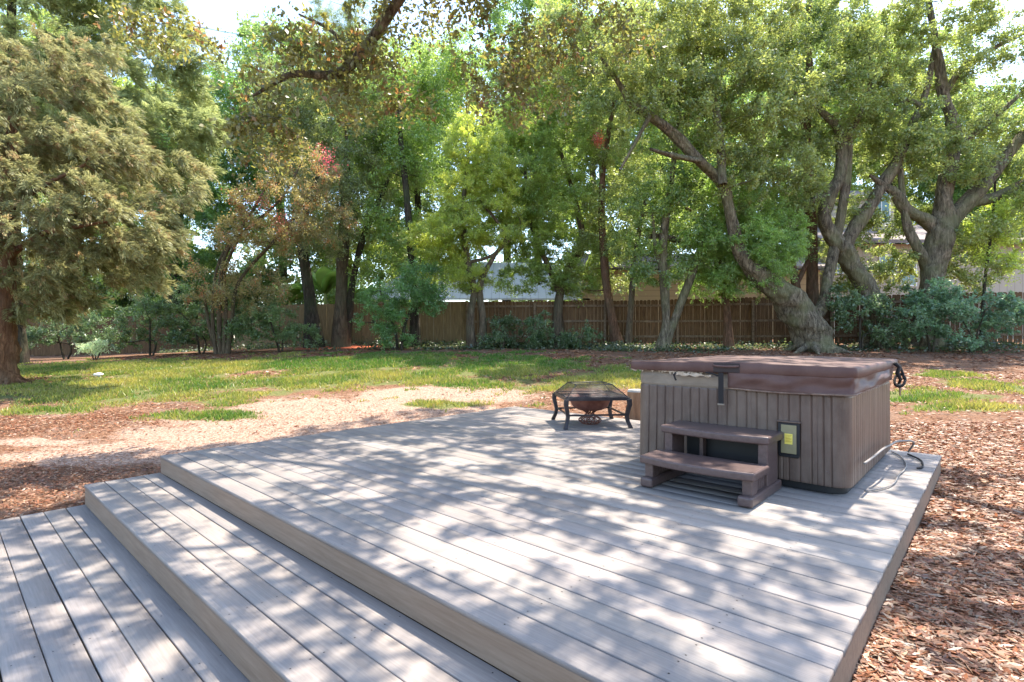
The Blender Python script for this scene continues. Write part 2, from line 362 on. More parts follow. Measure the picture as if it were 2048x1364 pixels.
def tree(name, label, cat, base, stems, blobs, bark_m, style, group=None, seed=0, clump=.6, dens=1.0, twigs=9, per=26,
         Lf=.085, Wf=.045, c1=(.04,.07,.02), c2=(.1,.15,.04), mat='leaf', droop=.15, sides=9, extra=None, r0=.035, shell=.5, zmin=-9,
         up=.15, outw=0., along=.5, jit=.13, flat=.35, c3=None, c3p=0., flare=1.35, nclump=None, branches=True):
    """base: world point or pixel pair on the ground. stems: list of [(px,py,r_px[,dd])] in photo pixels at the tree's distance.
    blobs: (px,py,rx,ry[,dd,rd]) foliage masses; dd metres behind the base, rd their depth radius."""
    global LEAVES_TOTAL
    r = np.random.default_rng(1000+seed)
    b = G(*base) if len(base) == 2 else Vector(base); d = b.y
    root = empty(name, b, 0, label, cat, group); bo = np.array(b)
    per = int(per*LK); c1 = tuple(v*CK*q for v, q in zip(c1, (1.05,1,.95))); c2 = tuple(v*CK*q for v, q in zip(c2, (1.04,1,1.0)))
    w = Wood(r)
    for i, st in enumerate(stems):
        pts = []; rad = []
        for q in st:
            dd = d+(q[3] if len(q) > 3 else 0); p = np.array(P(q[0], q[1], dd))-bo
            pts.append(p); rad.append(q[2]/F*dd)
        if (i == 0 or st[0][1] >= base_y(b)-12):
            pts[0][2] = min(pts[0][2], -.12)
            rad[0] *= flare
        w.add(pts, rad, sides if i == 0 else max(8, sides*2//3), 10 if sides > 13 else 5, .09)
    cen = []; cr = []
    for bl in blobs:
        px, py, rx, ry = bl[:4]; dd = bl[4] if len(bl) > 4 else 0; D0 = d+dd
        X = rx/F*D0; Z = ry/F*D0; Yd = bl[5] if len(bl) > 5 else (X+Z)*.5
        c = np.array(P(px, py, D0))-bo
        vol = X*Z+Yd*(X+Z)*.5; k = max(3, int(dens*DK*vol/(clump**2)))
        u = rsph(r, k)*(r.uniform(0, 1, (k, 1))**(1/3))**(1-shell)
        cen.append(c+u*np.array([X, Yd, Z])*.92); cr.append(np.full(k, clump)*r.uniform(.65, 1.35, k))
    cen = np.vstack(cen); cr = np.concatenate(cr)
    ok = cen[:, 2] > .15; cen = cen[ok]; cr = cr[ok]
    if branches: w.reach(cen[r.uniform(0, 1, len(cen)) < .8], r0, zmin)
    if seed in (16, 18, 1, 17):
        rb = rad_base = (36/F*d if seed == 16 else 26/F*d)
        for k in range(7):
            an = k*.9+r.uniform(-.2,.2); u = np.array([math.cos(an), math.sin(an), 0])
            w.add([u*rb*.35+[0,0,rb*.7], u*rb*.85+[0,0,rb*.2], u*rb*1.5+[0,0,.0], u*rb*2.1+[0,0,-.12]], [rb*.24, rb*.2, rb*.13, rb*.05], 9, 4, .1, grow=False)
    w.build('trunk', bark_m, root)
    out = None
    if outw:
        ax = cen.copy(); ax[:, 2] = 0; out = outw*ax/(np.linalg.norm(ax, axis=1, keepdims=True)+.3)
    V, Q, c = foliage(r, cen, cr, twigs, per, Lf, Wf, c1, c2, droop, out, up, jit, along, flat, c3, c3p)
    LEAVES_TOTAL += len(Q)
    link('crown', arr_mesh('crown', V, Q, c), MAT[mat], root)
    return root, cen, r
def base_y(b): return HOR+F*(EYE-b.z)/b.y

OAK, RED, DRK, TAN = (MAT[k] for k in ('oak_bark', 'red_bark', 'dark_bark', 'tan_bark'))
def trees():
    # left edge: feathery cedars
    tree('cedar_tree', 'cedar with feathery tan sprays and a flared reddish trunk at the left edge', 'tree', (15,767),
         [[(-8,774,46),(-4,745,33),(2,715,27),(4,680,24),(4,600,22),(8,480,17),(18,350,12),(26,240,8),(34,150,4)],[(8,520,7),(80,470,5,-.3),(150,455,4,-.5),(230,440,2,-.6)],[(12,420,6),(90,370,4,-.2),(170,330,3,-.3)]],
         [(60,300,110,60,0,1.4),(200,270,70,40,.4,1.0),(50,215,80,50,.2,1.0),(290,330,60,30,.6,.8),(140,380,140,50,-.4,1.5),(220,440,120,42,-.5,1.3),(90,470,140,50,-.6,1.6),(280,490,80,30,-.4,.9),(170,540,110,32,-.3,1.0),(60,575,90,36,0,1.0),
          (335,415,50,22,.2,.7),(190,310,110,45,.3,1.3),(345,465,40,14,0,.5),(260,560,60,20,0,.6),(-60,330,140,150),(-110,520,110,110),(90,400,150,60,.8,1.3),(180,490,130,50,.8,1.2),(40,520,90,50,.6,1.0),(120,610,90,20,.2,.8),(310,540,40,14,0,.4),(370,380,30,16,.3,.5),(110,150,90,45,.6,1.1),(30,110,80,60,.6,1.1),(180,190,60,30,.6,.8),(380,330,40,20,.5,.6),(150,90,70,30,.8,.8),(60,630,70,14,.2,.6)],
         MAT['cedar_bark'], None, seed=1, clump=.33, dens=.95, twigs=14, per=26, Lf=.1, Wf=.016, c1=(.064,.078,.034), c2=(.175,.178,.08), mat='needle', droop=.5,
         sides=18, flare=1.0, outw=1.2, along=.88, jit=.07, up=.12, r0=.03, c3=(.3,.23,.11), c3p=.14)
    tree('cedar_tree', 'tall grey green cedar with soft plumes rising behind the tan cedar', 'tree', (30,728),
         [[(40,728,12),(30,600,12),(24,400,11),(22,230,9),(22,80,8),(30,-150,5)]],
         [(90,210,190,90,0,2),(60,70,170,110,0,2),(230,170,150,90,0,2),(300,260,130,70,-.5,1.6),(250,30,120,60,0,1.8),(150,-90,200,110,0,2),(360,120,60,70,0,1.2),(-120,100,150,150),(390,230,60,60,0,1),(150,310,180,70,.5,2),(330,330,90,60,.3,1.4),(20,280,110,90,.5,1.8)],
         DRK, None, seed=2, clump=.48, dens=1.25, twigs=14, per=30, Lf=.13, Wf=.022, c1=(.075,.1,.04), c2=(.2,.235,.1), mat='needle', droop=.35,
         outw=1.0, along=.88, jit=.07, up=.15)
    # dense green broadleaf behind
    tree('broadleaf_tree', 'dense glossy green tree between the cedars and the crape myrtle', 'tree', (345,703),
         [[(345,705,13),(348,600,11),(352,480,9),(370,350,6),(380,220,4)]],
         [(400,330,110,110,.5,2),(430,220,90,80,.5,2),(380,470,110,80,.5,2),(460,400,70,70,0,1.5),(320,560,70,50,.5,1.4),(440,540,80,50,.3,1.3)],
         DRK, None, seed=3, clump=.55, twigs=9, per=24, Lf=.1, Wf=.055, c1=(.03,.075,.018), c2=(.085,.17,.035))
    # crape myrtle
    t, cen, r = tree('crape_myrtle', 'crape myrtle with orange tinged leaves, red blossoms and several thin stems', 'tree', (442,708),
         [[(432,708,3.5),(425,620,3.5),(440,520,3),(500,430,2.5),(540,360,2)],[(440,708,4),(440,610,4),(455,500,3.5),(560,400,2.5),(600,330,2)],[(447,708,4),(452,610,3.5),(450,540,3),(480,470,2.5)],
          [(455,706,4.5),(463,640,4),(480,560,3.5),(560,470,3),(640,380,2)],[(436,706,3),(418,650,3),(405,570,2.5)]],
         [(560,430,110,80,-.5,1.4),(600,345,85,60,-.5,1.3),(520,470,80,50,-.5,1.2),(640,440,70,60,-.3,1.2),(500,580,90,50,-.3,1),(420,560,60,50,-.3,1)],
         TAN, None, seed=4, clump=.42, dens=.75, twigs=8, per=20, Lf=.065, Wf=.036, c1=(.09,.095,.03), c2=(.2,.175,.06), sides=6, flare=1.1, c3=(.4,.2,.07), c3p=.16)
    bo = np.array(t.location); d = t.location.y-1.0
    for px, py, col in ((648,308,(.6,.14,.13)),(660,330,(.55,.06,.09)),(500,398,(.5,.08,.12)),(487,430,(.38,.03,.05)),(562,440,(.55,.14,.08)),(560,460,(.5,.18,.1)),(528,408,(.48,.17,.1))):
        c = np.array(P(px, py, d))-bo; n = 120; rr = np.random.default_rng(px)
        C = c+rr.normal(size=(n,3))*np.array([.2,.2,.16]); U = rsph(rr, n)*.022; Vv = np.cross(U, rsph(rr, n)); Vv = Vv/(np.linalg.norm(Vv,axis=1,keepdims=True)+1e-6)*.02
        V, Q, cc = leaf_arrays(C, U, Vv, np.array(col)*rr.uniform(.6,1.3,(n,1))); link('blossom', arr_mesh('blossom', V, Q, cc), MAT['leaf'], t)
    # leaning dark trunk, straight pine, third trunk
    tree('laurel_tree', 'leaning dark trunk forking under thick leaves, left of the straight pine', 'tree', (628,695),
         [[(630,690,15),(622,620,13),(613,550,11),(605,495,10),(612,420,7),(640,340,5)],[(608,500,7),(590,470,6),(560,430,4)]],
         [(590,300,90,70,.8,2),(640,240,90,80,1,2),(560,200,80,70,1,2),(640,400,60,50,.6,1.4),(690,420,60,50,-.8,1.0),(700,330,60,60,-.9,1.0),(660,480,60,35,-.8,.8),(720,250,60,50,-.6,1.2),(690,160,60,50,.6,1.4)],
         DRK, None, seed=5, clump=.55, dens=1., twigs=9, per=24, Lf=.09, Wf=.045, c1=(.055,.08,.025), c2=(.13,.16,.055))
    tree('pine_tree', 'tall straight pine with a bare trunk standing on the red mulch', 'tree', (678,693.5),
         [[(680,692,15),(682,600,13.5),(686,500,11.5),(692,400,8.5),(695,300,6.5),(696,200,5),(698,100,4),(700,-60,3)]],
         [(700,120,90,50,0,1.6),(650,190,60,30,0,1.2),(760,210,60,35,0,1.2),(700,30,80,60,0,1.5),(700,330,50,60,.5,1),(735,270,50,30,0,1)],
         TAN, None, seed=6, clump=.5, dens=.8, twigs=12, per=30, Lf=.15, Wf=.014, c1=(.06,.09,.04), c2=(.13,.17,.08), mat='needle', along=.45, droop=.05)
    tree('laurel_tree', 'thin trunk leaning right beside the straight pine, olive leaves', 'tree', (694,693),
         [[(690,690,8),(698,620,8),(706,560,7),(722,490,6),(745,430,5),(780,350,4)]],
         [(745,420,80,65,.3,1.4),(790,350,70,60,.5,1.4),(720,470,40,30,.2,.8),(800,470,60,40,.5,1.2)],
         DRK, None, seed=7, clump=.5, dens=.8, twigs=9, per=22, Lf=.08, Wf=.04, c1=(.06,.085,.03), c2=(.15,.18,.06))
    tree('broadleaf_tree', 'tall green tree filling the gap right of the pine', 'tree', (835,694),
         [[(830,686,9),(828,600,8),(822,500,8),(812,380,6),(800,260,5),(800,150,3)]],
         [(800,230,100,90,.8,2),(850,150,90,70,.8,2),(770,320,80,70,.8,1.8),(860,300,60,90,.8,1.6),(900,180,70,60,1,1.6),(930,110,70,50,1,1.6),(830,480,80,45,.3,1.2),(770,540,60,30,.4,.9),(860,560,60,25,.4,.8),(780,430,60,40,.4,1.2)],
         DRK, None, seed=8, clump=.6, dens=1., twigs=9, per=24, Lf=.1, Wf=.05, c1=(.055,.1,.022), c2=(.15,.23,.05))
    # camphor pair in the middle
    tree('camphor_tree', 'camphor tree with a bright yellow green crown in the middle of the yard', 'tree', (952,696),
         [[(945,700,8),(940,640,7.5),(948,580,7),(935,520,6.5),(925,430,5),(935,330,4),(935,250,2)],[(962,700,8),(966,640,7),(960,570,6.5),(990,510,4.5),(1010,470,3),(960,400,3)],[(938,525,3.5),(985,510,3),(1040,460,2.5)]],
         [(945,300,55,80,-.3,1.0),(925,390,55,60,-.2,1.1),(985,350,60,80,0,1.2),(905,470,75,50,-.3,1.2),(870,480,60,40,-.3,1),(985,450,70,50,-.2,1.2),(935,560,60,30,0,.7),(900,540,60,25,.2,.8)],
         TAN, None, seed=9, clump=.38, dens=1.3, twigs=11, per=30, Lf=.07, Wf=.026, c1=(.08,.14,.025), c2=(.26,.3,.06), sides=8, up=.55, along=.7, jit=.09)
    tree('camphor_tree', 'broad mid green camphor with upright plumes, right of the yellow one', 'tree', (1125,690),
         [[(1118,694,11),(1116,640,10),(1120,590,9),(1135,540,8),(1165,490,7),(1150,400,5),(1120,300,4)],[(1120,590,6),(1095,530,5),(1060,440,4),(1050,330,3)]],
         [(1060,350,80,110,-.3,1.5),(1120,420,90,80,-.3,1.6),(1050,470,70,50,-.3,1.3),(1010,300,50,80,0,1.2),(1130,300,80,70,0,1.6),(1060,230,70,60,0,1.5),(1170,520,60,40,0,1),(1100,540,60,35,0,.8),(1150,570,60,25,0,.8),(1040,560,50,28,0,.8)],
         TAN, None, seed=10, clump=.42, dens=1.25, twigs=11, per=28, Lf=.08, Wf=.03, c1=(.06,.11,.025), c2=(.19,.26,.06), up=.5, along=.65, jit=.09)
    # shrubs by the middle of the fence
    tree('privet_shrub', 'leafy green shrub spreading before the pale part of the fence', 'shrub', (800,700),
         [[(795,702,3),(790,660,3),(770,610,2.5),(760,580,2)],[(802,702,3),(810,650,3),(830,600,2)],[(790,702,2.5),(770,670,2),(745,640,2)]],
         [(800,595,85,45,0,1),(760,640,50,30,0,.8),(840,560,50,35,0,.8),(790,680,38,18,-.2,.5),(860,610,40,25,0,.6)],
         DRK, None, seed=11, clump=.33, dens=.8, twigs=9, per=22, Lf=.075, Wf=.036, c1=(.035,.085,.025), c2=(.09,.18,.05), sides=6, flare=1.1)
    # slim trunks right of the centre
    tree('slim_oak', 'slim tan trunk leaning left, its crown high above the centre right of the fence', 'tree', (1234,692),
         [[(1236,695,10),(1225,640,9.5),(1214,580,8.5),(1208,510,7.5),(1203,400,6),(1215,280,5),(1240,150,4)]],
         [(1230,130,110,90,0,2),(1200,230,90,70,0,1.8),(1130,110,90,80,0,2),(1290,80,90,70,0,1.8),(1180,20,110,60,0,2),(1250,330,70,50,0,1.4),(1210,420,60,50,.2,1.2),(1200,500,60,40,.4,.9),(1170,560,45,28,.5,.8),(1240,560,40,25,.5,.6)],
         RED, None, seed=12, clump=.5, dens=1.0, twigs=8, per=20, Lf=.105, Wf=.05, c1=(.065,.095,.03), c2=(.17,.21,.06))
    t, cen, r = tree('slim_oak', 'slimmest tan trunk just right of the leaning one, small low crown', 'tree', (1259,692),
         [[(1256,695,6.5),(1260,640,6),(1264,580,5.5),(1268,520,5),(1285,430,4),(1300,360,3)]],
         [(1280,440,70,60,0,1.2),(1240,500,50,40,0,1),(1300,370,50,40,0,1)],
         TAN, None, seed=13, clump=.42, dens=.7, twigs=8, per=20, Lf=.07, Wf=.035, c1=(.05,.085,.025), c2=(.14,.2,.06))
    c = np.array(P(1197,280,t.location.y-2))-np.array(t.location); rr = np.random.default_rng(5); n = 500
    C = c+rr.normal(size=(n,3))*np.array([.11,.11,.14]); U = rsph(rr, n)*.03; Vv = np.cross(U, rsph(rr, n)); Vv = Vv/(np.linalg.norm(Vv,axis=1,keepdims=True)+1e-6)*.013
    V, Q, cc = leaf_arrays(C, U, Vv, np.array((.5,.13,.06))*rr.uniform(.5,1.3,(n,1))); o = link('dead_leaves', arr_mesh('dead_leaves', V, Q, cc), MAT['leaf'], t); o['label'] = 'rust red dead leaf cluster hanging high in the crown'
    tree('forked_oak', 'mossy trunk splitting at the ground into two thin stems', 'tree', (1323,700),
         [[(1322,703,11),(1332,650,9),(1330,580,9),(1326,490,8),(1340,380,6),(1355,250,5),(1365,120,3)],[(1324,700,9),(1345,650,9),(1368,590,8),(1390,530,6.5),(1404,490,5),(1440,440,4)],[(1330,560,5),(1312,500,4),(1305,430,3)],[(1400,492,7,.3),(1360,482,6.5,.3),(1320,472,6,.3),(1292,474,4,.3)]],
         [(1340,330,70,70,0,1.5),(1310,410,55,45,0,1.2),(1390,200,70,80,0,1.6),(1370,420,60,45,0,1.1),(1330,540,60,25,0,.8),(1360,500,70,35,.3,.9),(1290,560,50,20,.3,.7),(1300,490,50,35,.4,.8),(1380,555,50,24,.5,.7),(1400,460,60,40,.3,1)],
         OAK, None, seed=14, clump=.46, dens=.85, twigs=8, per=20, Lf=.1, Wf=.05, c1=(.05,.09,.025), c2=(.15,.22,.055), flare=1.5)
    tree('camphor_tree', 'camphor with one upright tan trunk and low green plumes, left of the big leaning oak', 'tree', (1455,696),
         [[(1457,698,9),(1455,640,8),(1450,590,7.5),(1438,540,6.5),(1425,480,5),(1390,430,4),(1370,415,3)],[(1452,600,4.5),(1480,540,4),(1500,480,3)]],
         [(1470,470,85,60,-.8,1.3),(1520,520,75,55,-.8,1.2),(1440,530,50,40,-.5,.9),(1500,420,70,50,-.5,1.2),(1560,460,50,50,-.5,1),(1480,560,60,30,-1.2,.7),(1420,470,60,40,-1,.9),(1540,500,70,40,-1.4,.9),(1420,575,60,22,0,.7),(1540,560,50,22,-1.2,.6),(1460,380,60,50,-.6,1)],
         RED, None, seed=15, clump=.38, dens=1.35, twigs=10, per=26, Lf=.075, Wf=.028, c1=(.055,.11,.025), c2=(.17,.26,.06), along=.65, jit=.09, up=.2, droop=.3)
    # the three big oaks
    tree('live_oak', 'thickest oak leaning left with a heavy flared grey trunk', 'tree', (1625,702),
         [[(1640,714,36),(1634,696,35),(1622,668,33),(1605,635,31),(1580,602,28),(1546,572,23),(1510,545,18,-.1),(1478,500,12.5,-.2),(1460,430,10.5,-.3),(1445,370,10,-.5),(1400,322,10,-.7),(1350,272,9.5,-.9),(1300,232,9,-1.1),(1262,205,7.5,-1.3),(1240,170,5,-1.5),(1200,110,3.5,-1.7)],
          [(1445,370,9,-.8),(1440,290,8,-.6),(1428,200,7,-.4),(1400,110,5,0),(1390,20,4,0)],[(1400,322,6,-1),(1350,312,5,-1.2),(1300,298,3,-1.4)],
          [(1300,232,5,-1.4),(1262,300,3,-1.5),(1240,340,2,-1.6)],
          [(1600,640,16,.3),(1640,620,12,.6),(1655,560,10,.8),(1672,480,9,1),(1690,380,8,1),(1700,260,6,1)]],
         [(1330,190,110,70,-1,1.8),(1430,140,100,80,-.5,1.8),(1250,120,80,60,-1.5,1.5),(1400,40,110,60,0,2),(1470,260,80,60,-.6,1.5),(1540,200,90,80,0,1.8),(1560,330,80,50,.2,1.4),(1500,60,90,70,0,1.8),(1480,370,60,50,0,1.2),(1350,50,90,60,-1,1.6)],
         OAK, None, seed=16, clump=.46, dens=.95, twigs=8, per=20, Lf=.11, Wf=.052, c1=(.06,.088,.026), c2=(.17,.205,.055), sides=30, flare=1.2, r0=.04)
    tree('live_oak', 'oak with a curved trunk that forks in a wide V over the fence', 'tree', (1748,694),
         [[(1765,698,19),(1752,650,17),(1742,600,17),(1722,560,17),(1700,525,17),(1686,496,17),(1662,470,13),(1648,435,12),(1660,390,12),(1680,350,11),(1682,290,9),(1672,250,8),(1645,225,6),(1600,170,4)],
          [(1686,496,14),(1712,452,12.5),(1742,410,12),(1768,365,11),(1795,320,10),(1815,270,8),(1850,190,6),(1870,90,4)],
          [(1660,390,6),(1630,400,6),(1590,430,5),(1560,445,3)],[(1682,290,6),(1720,230,5),(1740,160,4),(1730,60,3)]],
         [(1640,250,80,60,0,1.6),(1700,190,90,70,0,1.8),(1620,130,90,70,0,1.8),(1760,120,80,80,0,1.8),(1590,390,60,40,0,1.1),(1730,40,110,60,0,2),(1800,250,60,60,0,1.4),(1600,30,90,60,0,1.8),(1700,420,80,40,.8,1.2),(1780,300,70,60,.8,1.4),(1720,560,60,40,.6,.8),(1760,470,60,35,1,.9),(1690,500,50,35,1,.8),(1800,430,50,30,1,.8)],
         OAK, None, seed=17, clump=.46, dens=.8, twigs=8, per=20, Lf=.11, Wf=.052, c1=(.055,.088,.026), c2=(.165,.205,.055), sides=22, r0=.035)
    tree('live_oak', 'wide oak with four heavy limbs behind the dark shrubs at right', 'tree', (1852,692),
         [[(1850,696,24),(1856,640,22),(1862,580,21),(1870,520,22),(1882,470,24),(1886,430,18),(1888,390,15),(1898,340,13),(1908,290,12),(1904,235,10),(1888,190,9),(1874,100,7),(1860,20,5),(1850,-60,4)],
          [(1884,470,15),(1850,440,12),(1815,420,11),(1788,385,9),(1765,370,6),(1740,350,3)],
          [(1886,460,18),(1920,420,15),(1955,385,14),(1985,345,12.5),(2015,305,12),(2060,260,10),(2130,200,8),(2200,100,5)],
          [(1935,405,11),(1985,395,10),(2040,372,9),(2110,350,7)],[(1905,290,7),(1945,270,6),(2000,225,5),(2060,170,4)],
          [(1870,560,12),(1838,500,10),(1815,455,8),(1806,400,6),(1800,330,4)],[(1888,190,6),(1930,130,5),(1990,95,4),(2060,60,3)],[(1860,230,5),(1820,200,5),(1790,210,3)]],
         [(1850,130,90,60,0,1.8),(1960,160,70,50,0,1.5),(2010,230,70,45,0,1.4),(1900,330,70,50,0,1.4),(1830,300,70,60,0,1.5),(2080,300,90,70,0,1.6),(1940,470,70,40,.3,1.2),(1880,40,110,50,0,1.8),(2040,420,70,60,.2,1.4),(2000,60,60,30,0,1.4),(1930,250,60,40,.3,1.2),(1850,520,60,40,.6,1),(1960,540,70,40,.6,1),(1800,550,50,35,.8,.8),(1930,480,50,30,.6,.8)],
         OAK, None, seed=18, clump=.46, dens=.8, twigs=8, per=20, Lf=.11, Wf=.052, c1=(.055,.088,.026), c2=(.165,.205,.055), sides=24, r0=.035)
    tree('slim_oak', 'straight reddish trunk rising through the canopy between the two biggest oaks', 'tree', (1612,692),
         [[(1622,695,11),(1625,600,11),(1623,480,11),(1618,370,9.5),(1612,260,8.5),(1620,160,7.5),(1615,60,6),(1625,-60,4)],[(1612,260,6),(1590,190,6),(1575,120,5),(1560,20,3)],[(1620,440,5),(1580,400,5),(1556,380,3)]],
         [(1570,100,80,80,.6,1.8),(1640,320,60,60,.6,1.4),(1560,280,70,60,.6,1.6),(1660,60,80,70,.6,1.8)],
         RED, None, seed=19, clump=.5, dens=.9, twigs=8, per=20, Lf=.1, Wf=.05, c1=(.06,.095,.03), c2=(.16,.22,.06))
    tree('slim_oak', 'small forked trunk close behind the leaning oak trunk', 'tree', (1592,693),
         [[(1600,692,8),(1596,600,8),(1588,550,7.5),(1578,500,5),(1570,430,3)],[(1592,570,5),(1612,530,4),(1622,500,3)]],
         [(1570,420,50,40,.2,1),(1610,500,40,30,.2,.8)],
         RED, None, seed=20, clump=.4, dens=.7, twigs=8, per=18, Lf=.075, Wf=.04, c1=(.05,.09,.03), c2=(.14,.21,.06))
    tree('young_maple', 'young tree with bright lime leaves on a thin stem at the right edge', 'tree', (1962,690),
         [[(1962,694,3.5),(1966,620,3.5),(1972,540,3),(1985,440,2.5),(1992,340,2)]],
         [(2000,500,70,50,.3,1.2),(2040,440,70,60,.3,1.2),(1970,430,50,40,.3,1)],
         DRK, None, seed=21, clump=.45, dens=.8, twigs=8, per=20, Lf=.09, Wf=.05, c1=(.1,.16,.03), c2=(.25,.32,.06), sides=6)
    # right shrubs
    for k, (bx, by, lab, bl, c1, c2) in enumerate([
        (1935, 706, 'widest blue green shrub in front of the fence at the right edge', [(1970,620,95,36,0,.9),(1905,605,60,36,0,.8),(2040,635,75,38,0,.8),(1930,668,50,20,0,.5)], (.03,.07,.038), (.11,.185,.095)),
        (1860, 704, 'blue green shrub below the wide oak, left of the widest one', [(1850,640,50,40,0,.7),(1870,590,45,35,0,.7)], (.03,.07,.035), (.11,.185,.085)),
        (1720, 700, 'straggly dark green shrub covering the gapped fence right of the leaning oak', [(1720,630,50,40,.2,.6),(1770,660,50,28,.1,.6),(1690,600,35,30,.2,.5),(1800,610,35,40,.2,.6)], (.03,.06,.025), (.09,.14,.06)),
        (1110, 698, 'dark leafy bush at the foot of the mid green camphor', [(1110,680,60,18,0,.5),(1160,672,40,20,0,.5),(1075,650,30,35,.2,.4)], (.025,.055,.02), (.075,.12,.045)),
        (1000, 698, 'low ivy covered mound by the yellow camphor stems', [(1010,660,35,35,.4,.4),(985,682,40,18,.1,.4)], (.025,.05,.02), (.07,.11,.04)),
        (560, 704, 'rounded bush left of the leaning dark trunk', [(540,640,60,45,0,.9),(600,672,40,22,0,.6),(500,665,50,30,0,.7)], (.035,.07,.025), (.11,.17,.06)),
        (400, 708, 'bush at the feet of the crape myrtle stems', [(390,650,55,40,.3,.8),(350,610,50,40,.4,.8),(460,620,50,45,.5,.8)], (.03,.065,.025), (.1,.16,.055)),
        (300, 712, 'shaded bush before the far left fence', [(300,640,60,50,0,.9),(250,680,50,25,0,.6),(370,670,40,30,0,.6)], (.025,.055,.02), (.08,.13,.045)),
        (130, 718, 'dark palmetto like bush behind the tan cedar trunk', [(110,640,90,45,0,1),(60,680,50,25,-.3,.6),(180,660,50,30,0,.6)], (.02,.05,.022), (.075,.12,.05))]):
        tree('shrub', lab, 'shrub', (bx, by), [[(bx,by+2,2.5),(bl[0][0]*.4+bx*.6,by-25,2),(bl[0][0],bl[0][1],1.5)],[(bx+4,by+2,2),(bx+9,by-30,1.5),(bl[1][0],bl[1][1]+5,1)]],
             bl, DRK, None, seed=30+k, clump=.27, dens=(.55 if k <= 2 else .6 if bx < 500 else .85), twigs=8, per=(18 if k > 2 else 13), Lf=(.07 if k > 2 else .1), Wf=(.038 if k > 2 else .05), c1=c1, c2=c2, sides=5, flare=1.1, r0=.02)
    for k, (bx, by, lab, s) in enumerate([(80, 712, 'pale narrow leaved plant right beside the tan cedar trunk', 1.0), (190, 720, 'pale narrow leaved plant standing alone before the left fence', .9)]):
        tree('oleander_plant', lab, 'plant', (bx, by), [[(bx,by,1.2),(bx+3,by-30*s,1)],[(bx,by,1.2),(bx-10,by-25*s,1)],[(bx,by,1.2),(bx+12,by-20*s,1)]],
             [(bx,by-28*s,26*s,18*s,0,.3)], DRK, None, seed=50+k, clump=.25, dens=1.2, twigs=7, per=10, Lf=.13, Wf=.03, c1=(.12,.18,.1), c2=(.3,.36,.22), sides=5, flare=1, droop=.3)
trees()

def background_trees():
    # crowns beyond the fence
    spec = [(-260,30,-120,4),(-60,31,-60,4.2),(150,29,40,3.6),(320,33,130,4),(560,30,30,4.0),(690,34,60,4.4),(840,29,90,3.8),(1070,33,-30,4.2),(1190,30,-30,4.4),(1330,33,40,4.2),(1470,30,140,3.8),
            (1640,35,20,4.4),(1790,36,60,4.4),(1950,34,170,3.8),(2120,31,220,4),(2300,30,100,4.3)]
    kinds = [((.06,.1,.025),(.16,.22,.05),'sunlit yellow green'),((.045,.09,.025),(.12,.19,.05),'mid green'),((.07,.12,.03),(.2,.26,.06),'pale lime')]
    pos = ['far left off the lawn behind the cedars','behind the tallest cedar','above the left stretch of fence','in the sky gap right of the cedars','behind the crape myrtle','behind the straight pine',
           'behind the yellow camphor','above the white metal roof','above the tan shed wall','behind the forked mossy trunk','behind the leaning oak','above the two storey house','behind the V shaped oak','right of the two storey house','beyond the lime young tree','off the right edge']
    for i, (px, d, top, rad) in enumerate(spec):
        x = (px-1024)/F*d; z0 = .8; zt = EYE-(top-HOR)/F*d; rr = rad/d*F; c1, c2, kn = kinds[i % 3]
        by = HOR+F*(EYE-z0)/d; h = (by-top); bl = []
        bl.append((px, top+rr*.8, rr, rr*.8, 0, rad)); bl.append((px-rr*.5, top+rr*1.5, rr*.8, rr*.6, 0, rad*.8)); bl.append((px+rr*.5, top+rr*1.7, rr*.8, rr*.6, 0, rad*.8)); bl.append((px, top+rr*2.2, rr*.9, rr*.5, 0, rad*.8))
        if px < 700: bl.append((px-30, by-85, rr*.95, 50, -1, 1.2)); bl.append((px+90, by-75, rr*.8, 50, -1.5, 1.2)); bl.append((px+30, by-150, rr*.9, 50, -1, 1.2))
        elif i % 2: bl.append((px+20, by-95, rr*.6, 30, 0, 1))
        if by-40 > top+rr*3: bl.append((px+20, top+rr*3, rr*.8, rr*.5, 0, rad*.7))
        tree('background_tree', '%s tree beyond the fence, %s' % (kn, pos[i]), 'tree', (x, d, z0), [[(px,by,9),(px+8,by-120,8),(px-5,(by+top)/2,6),(px,top+rr,3)]], bl, (DRK, OAK, TAN)[i % 3], None,
             group='trees beyond the fence', seed=70+i, clump=.8, dens=.8, twigs=9, per=20, Lf=.16, Wf=.09, c1=c1, c2=c2, sides=7, r0=.03, shell=.3)
background_trees()
def understory():
    for i, (px, lab) in enumerate(((30,'dark evergreen mass beyond the fence at the far left'),(190,'evergreen mass beyond the fence behind the pale plants'),(340,'evergreen mass beyond the fence left of the crape myrtle stems'),(500,'evergreen mass beyond the fence between crape myrtle and leaning trunk'),(-140,'evergreen mass beyond the fence off the left edge'))):
        d = 28.5+i*.3; z0 = .5; by = HOR+F*(EYE-z0)/d; x = (px-1024)/F*d
        tree('evergreen_shrub', lab, 'shrub', (x, d, z0), [[(px,by,4),(px+6,by-60,3),(px,by-110,2)]], [(px,by-80,90,50,0,1.6),(px+40,by-120,80,40,0,1.4),(px-50,by-125,70,35,0,1.3)], DRK, None,
             group='evergreens beyond the left fence', seed=140+i, clump=.6, dens=.9, twigs=9, per=18, Lf=.15, Wf=.08, c1=(.03,.06,.02), c2=(.1,.15,.045), sides=6, r0=.02)
understory()
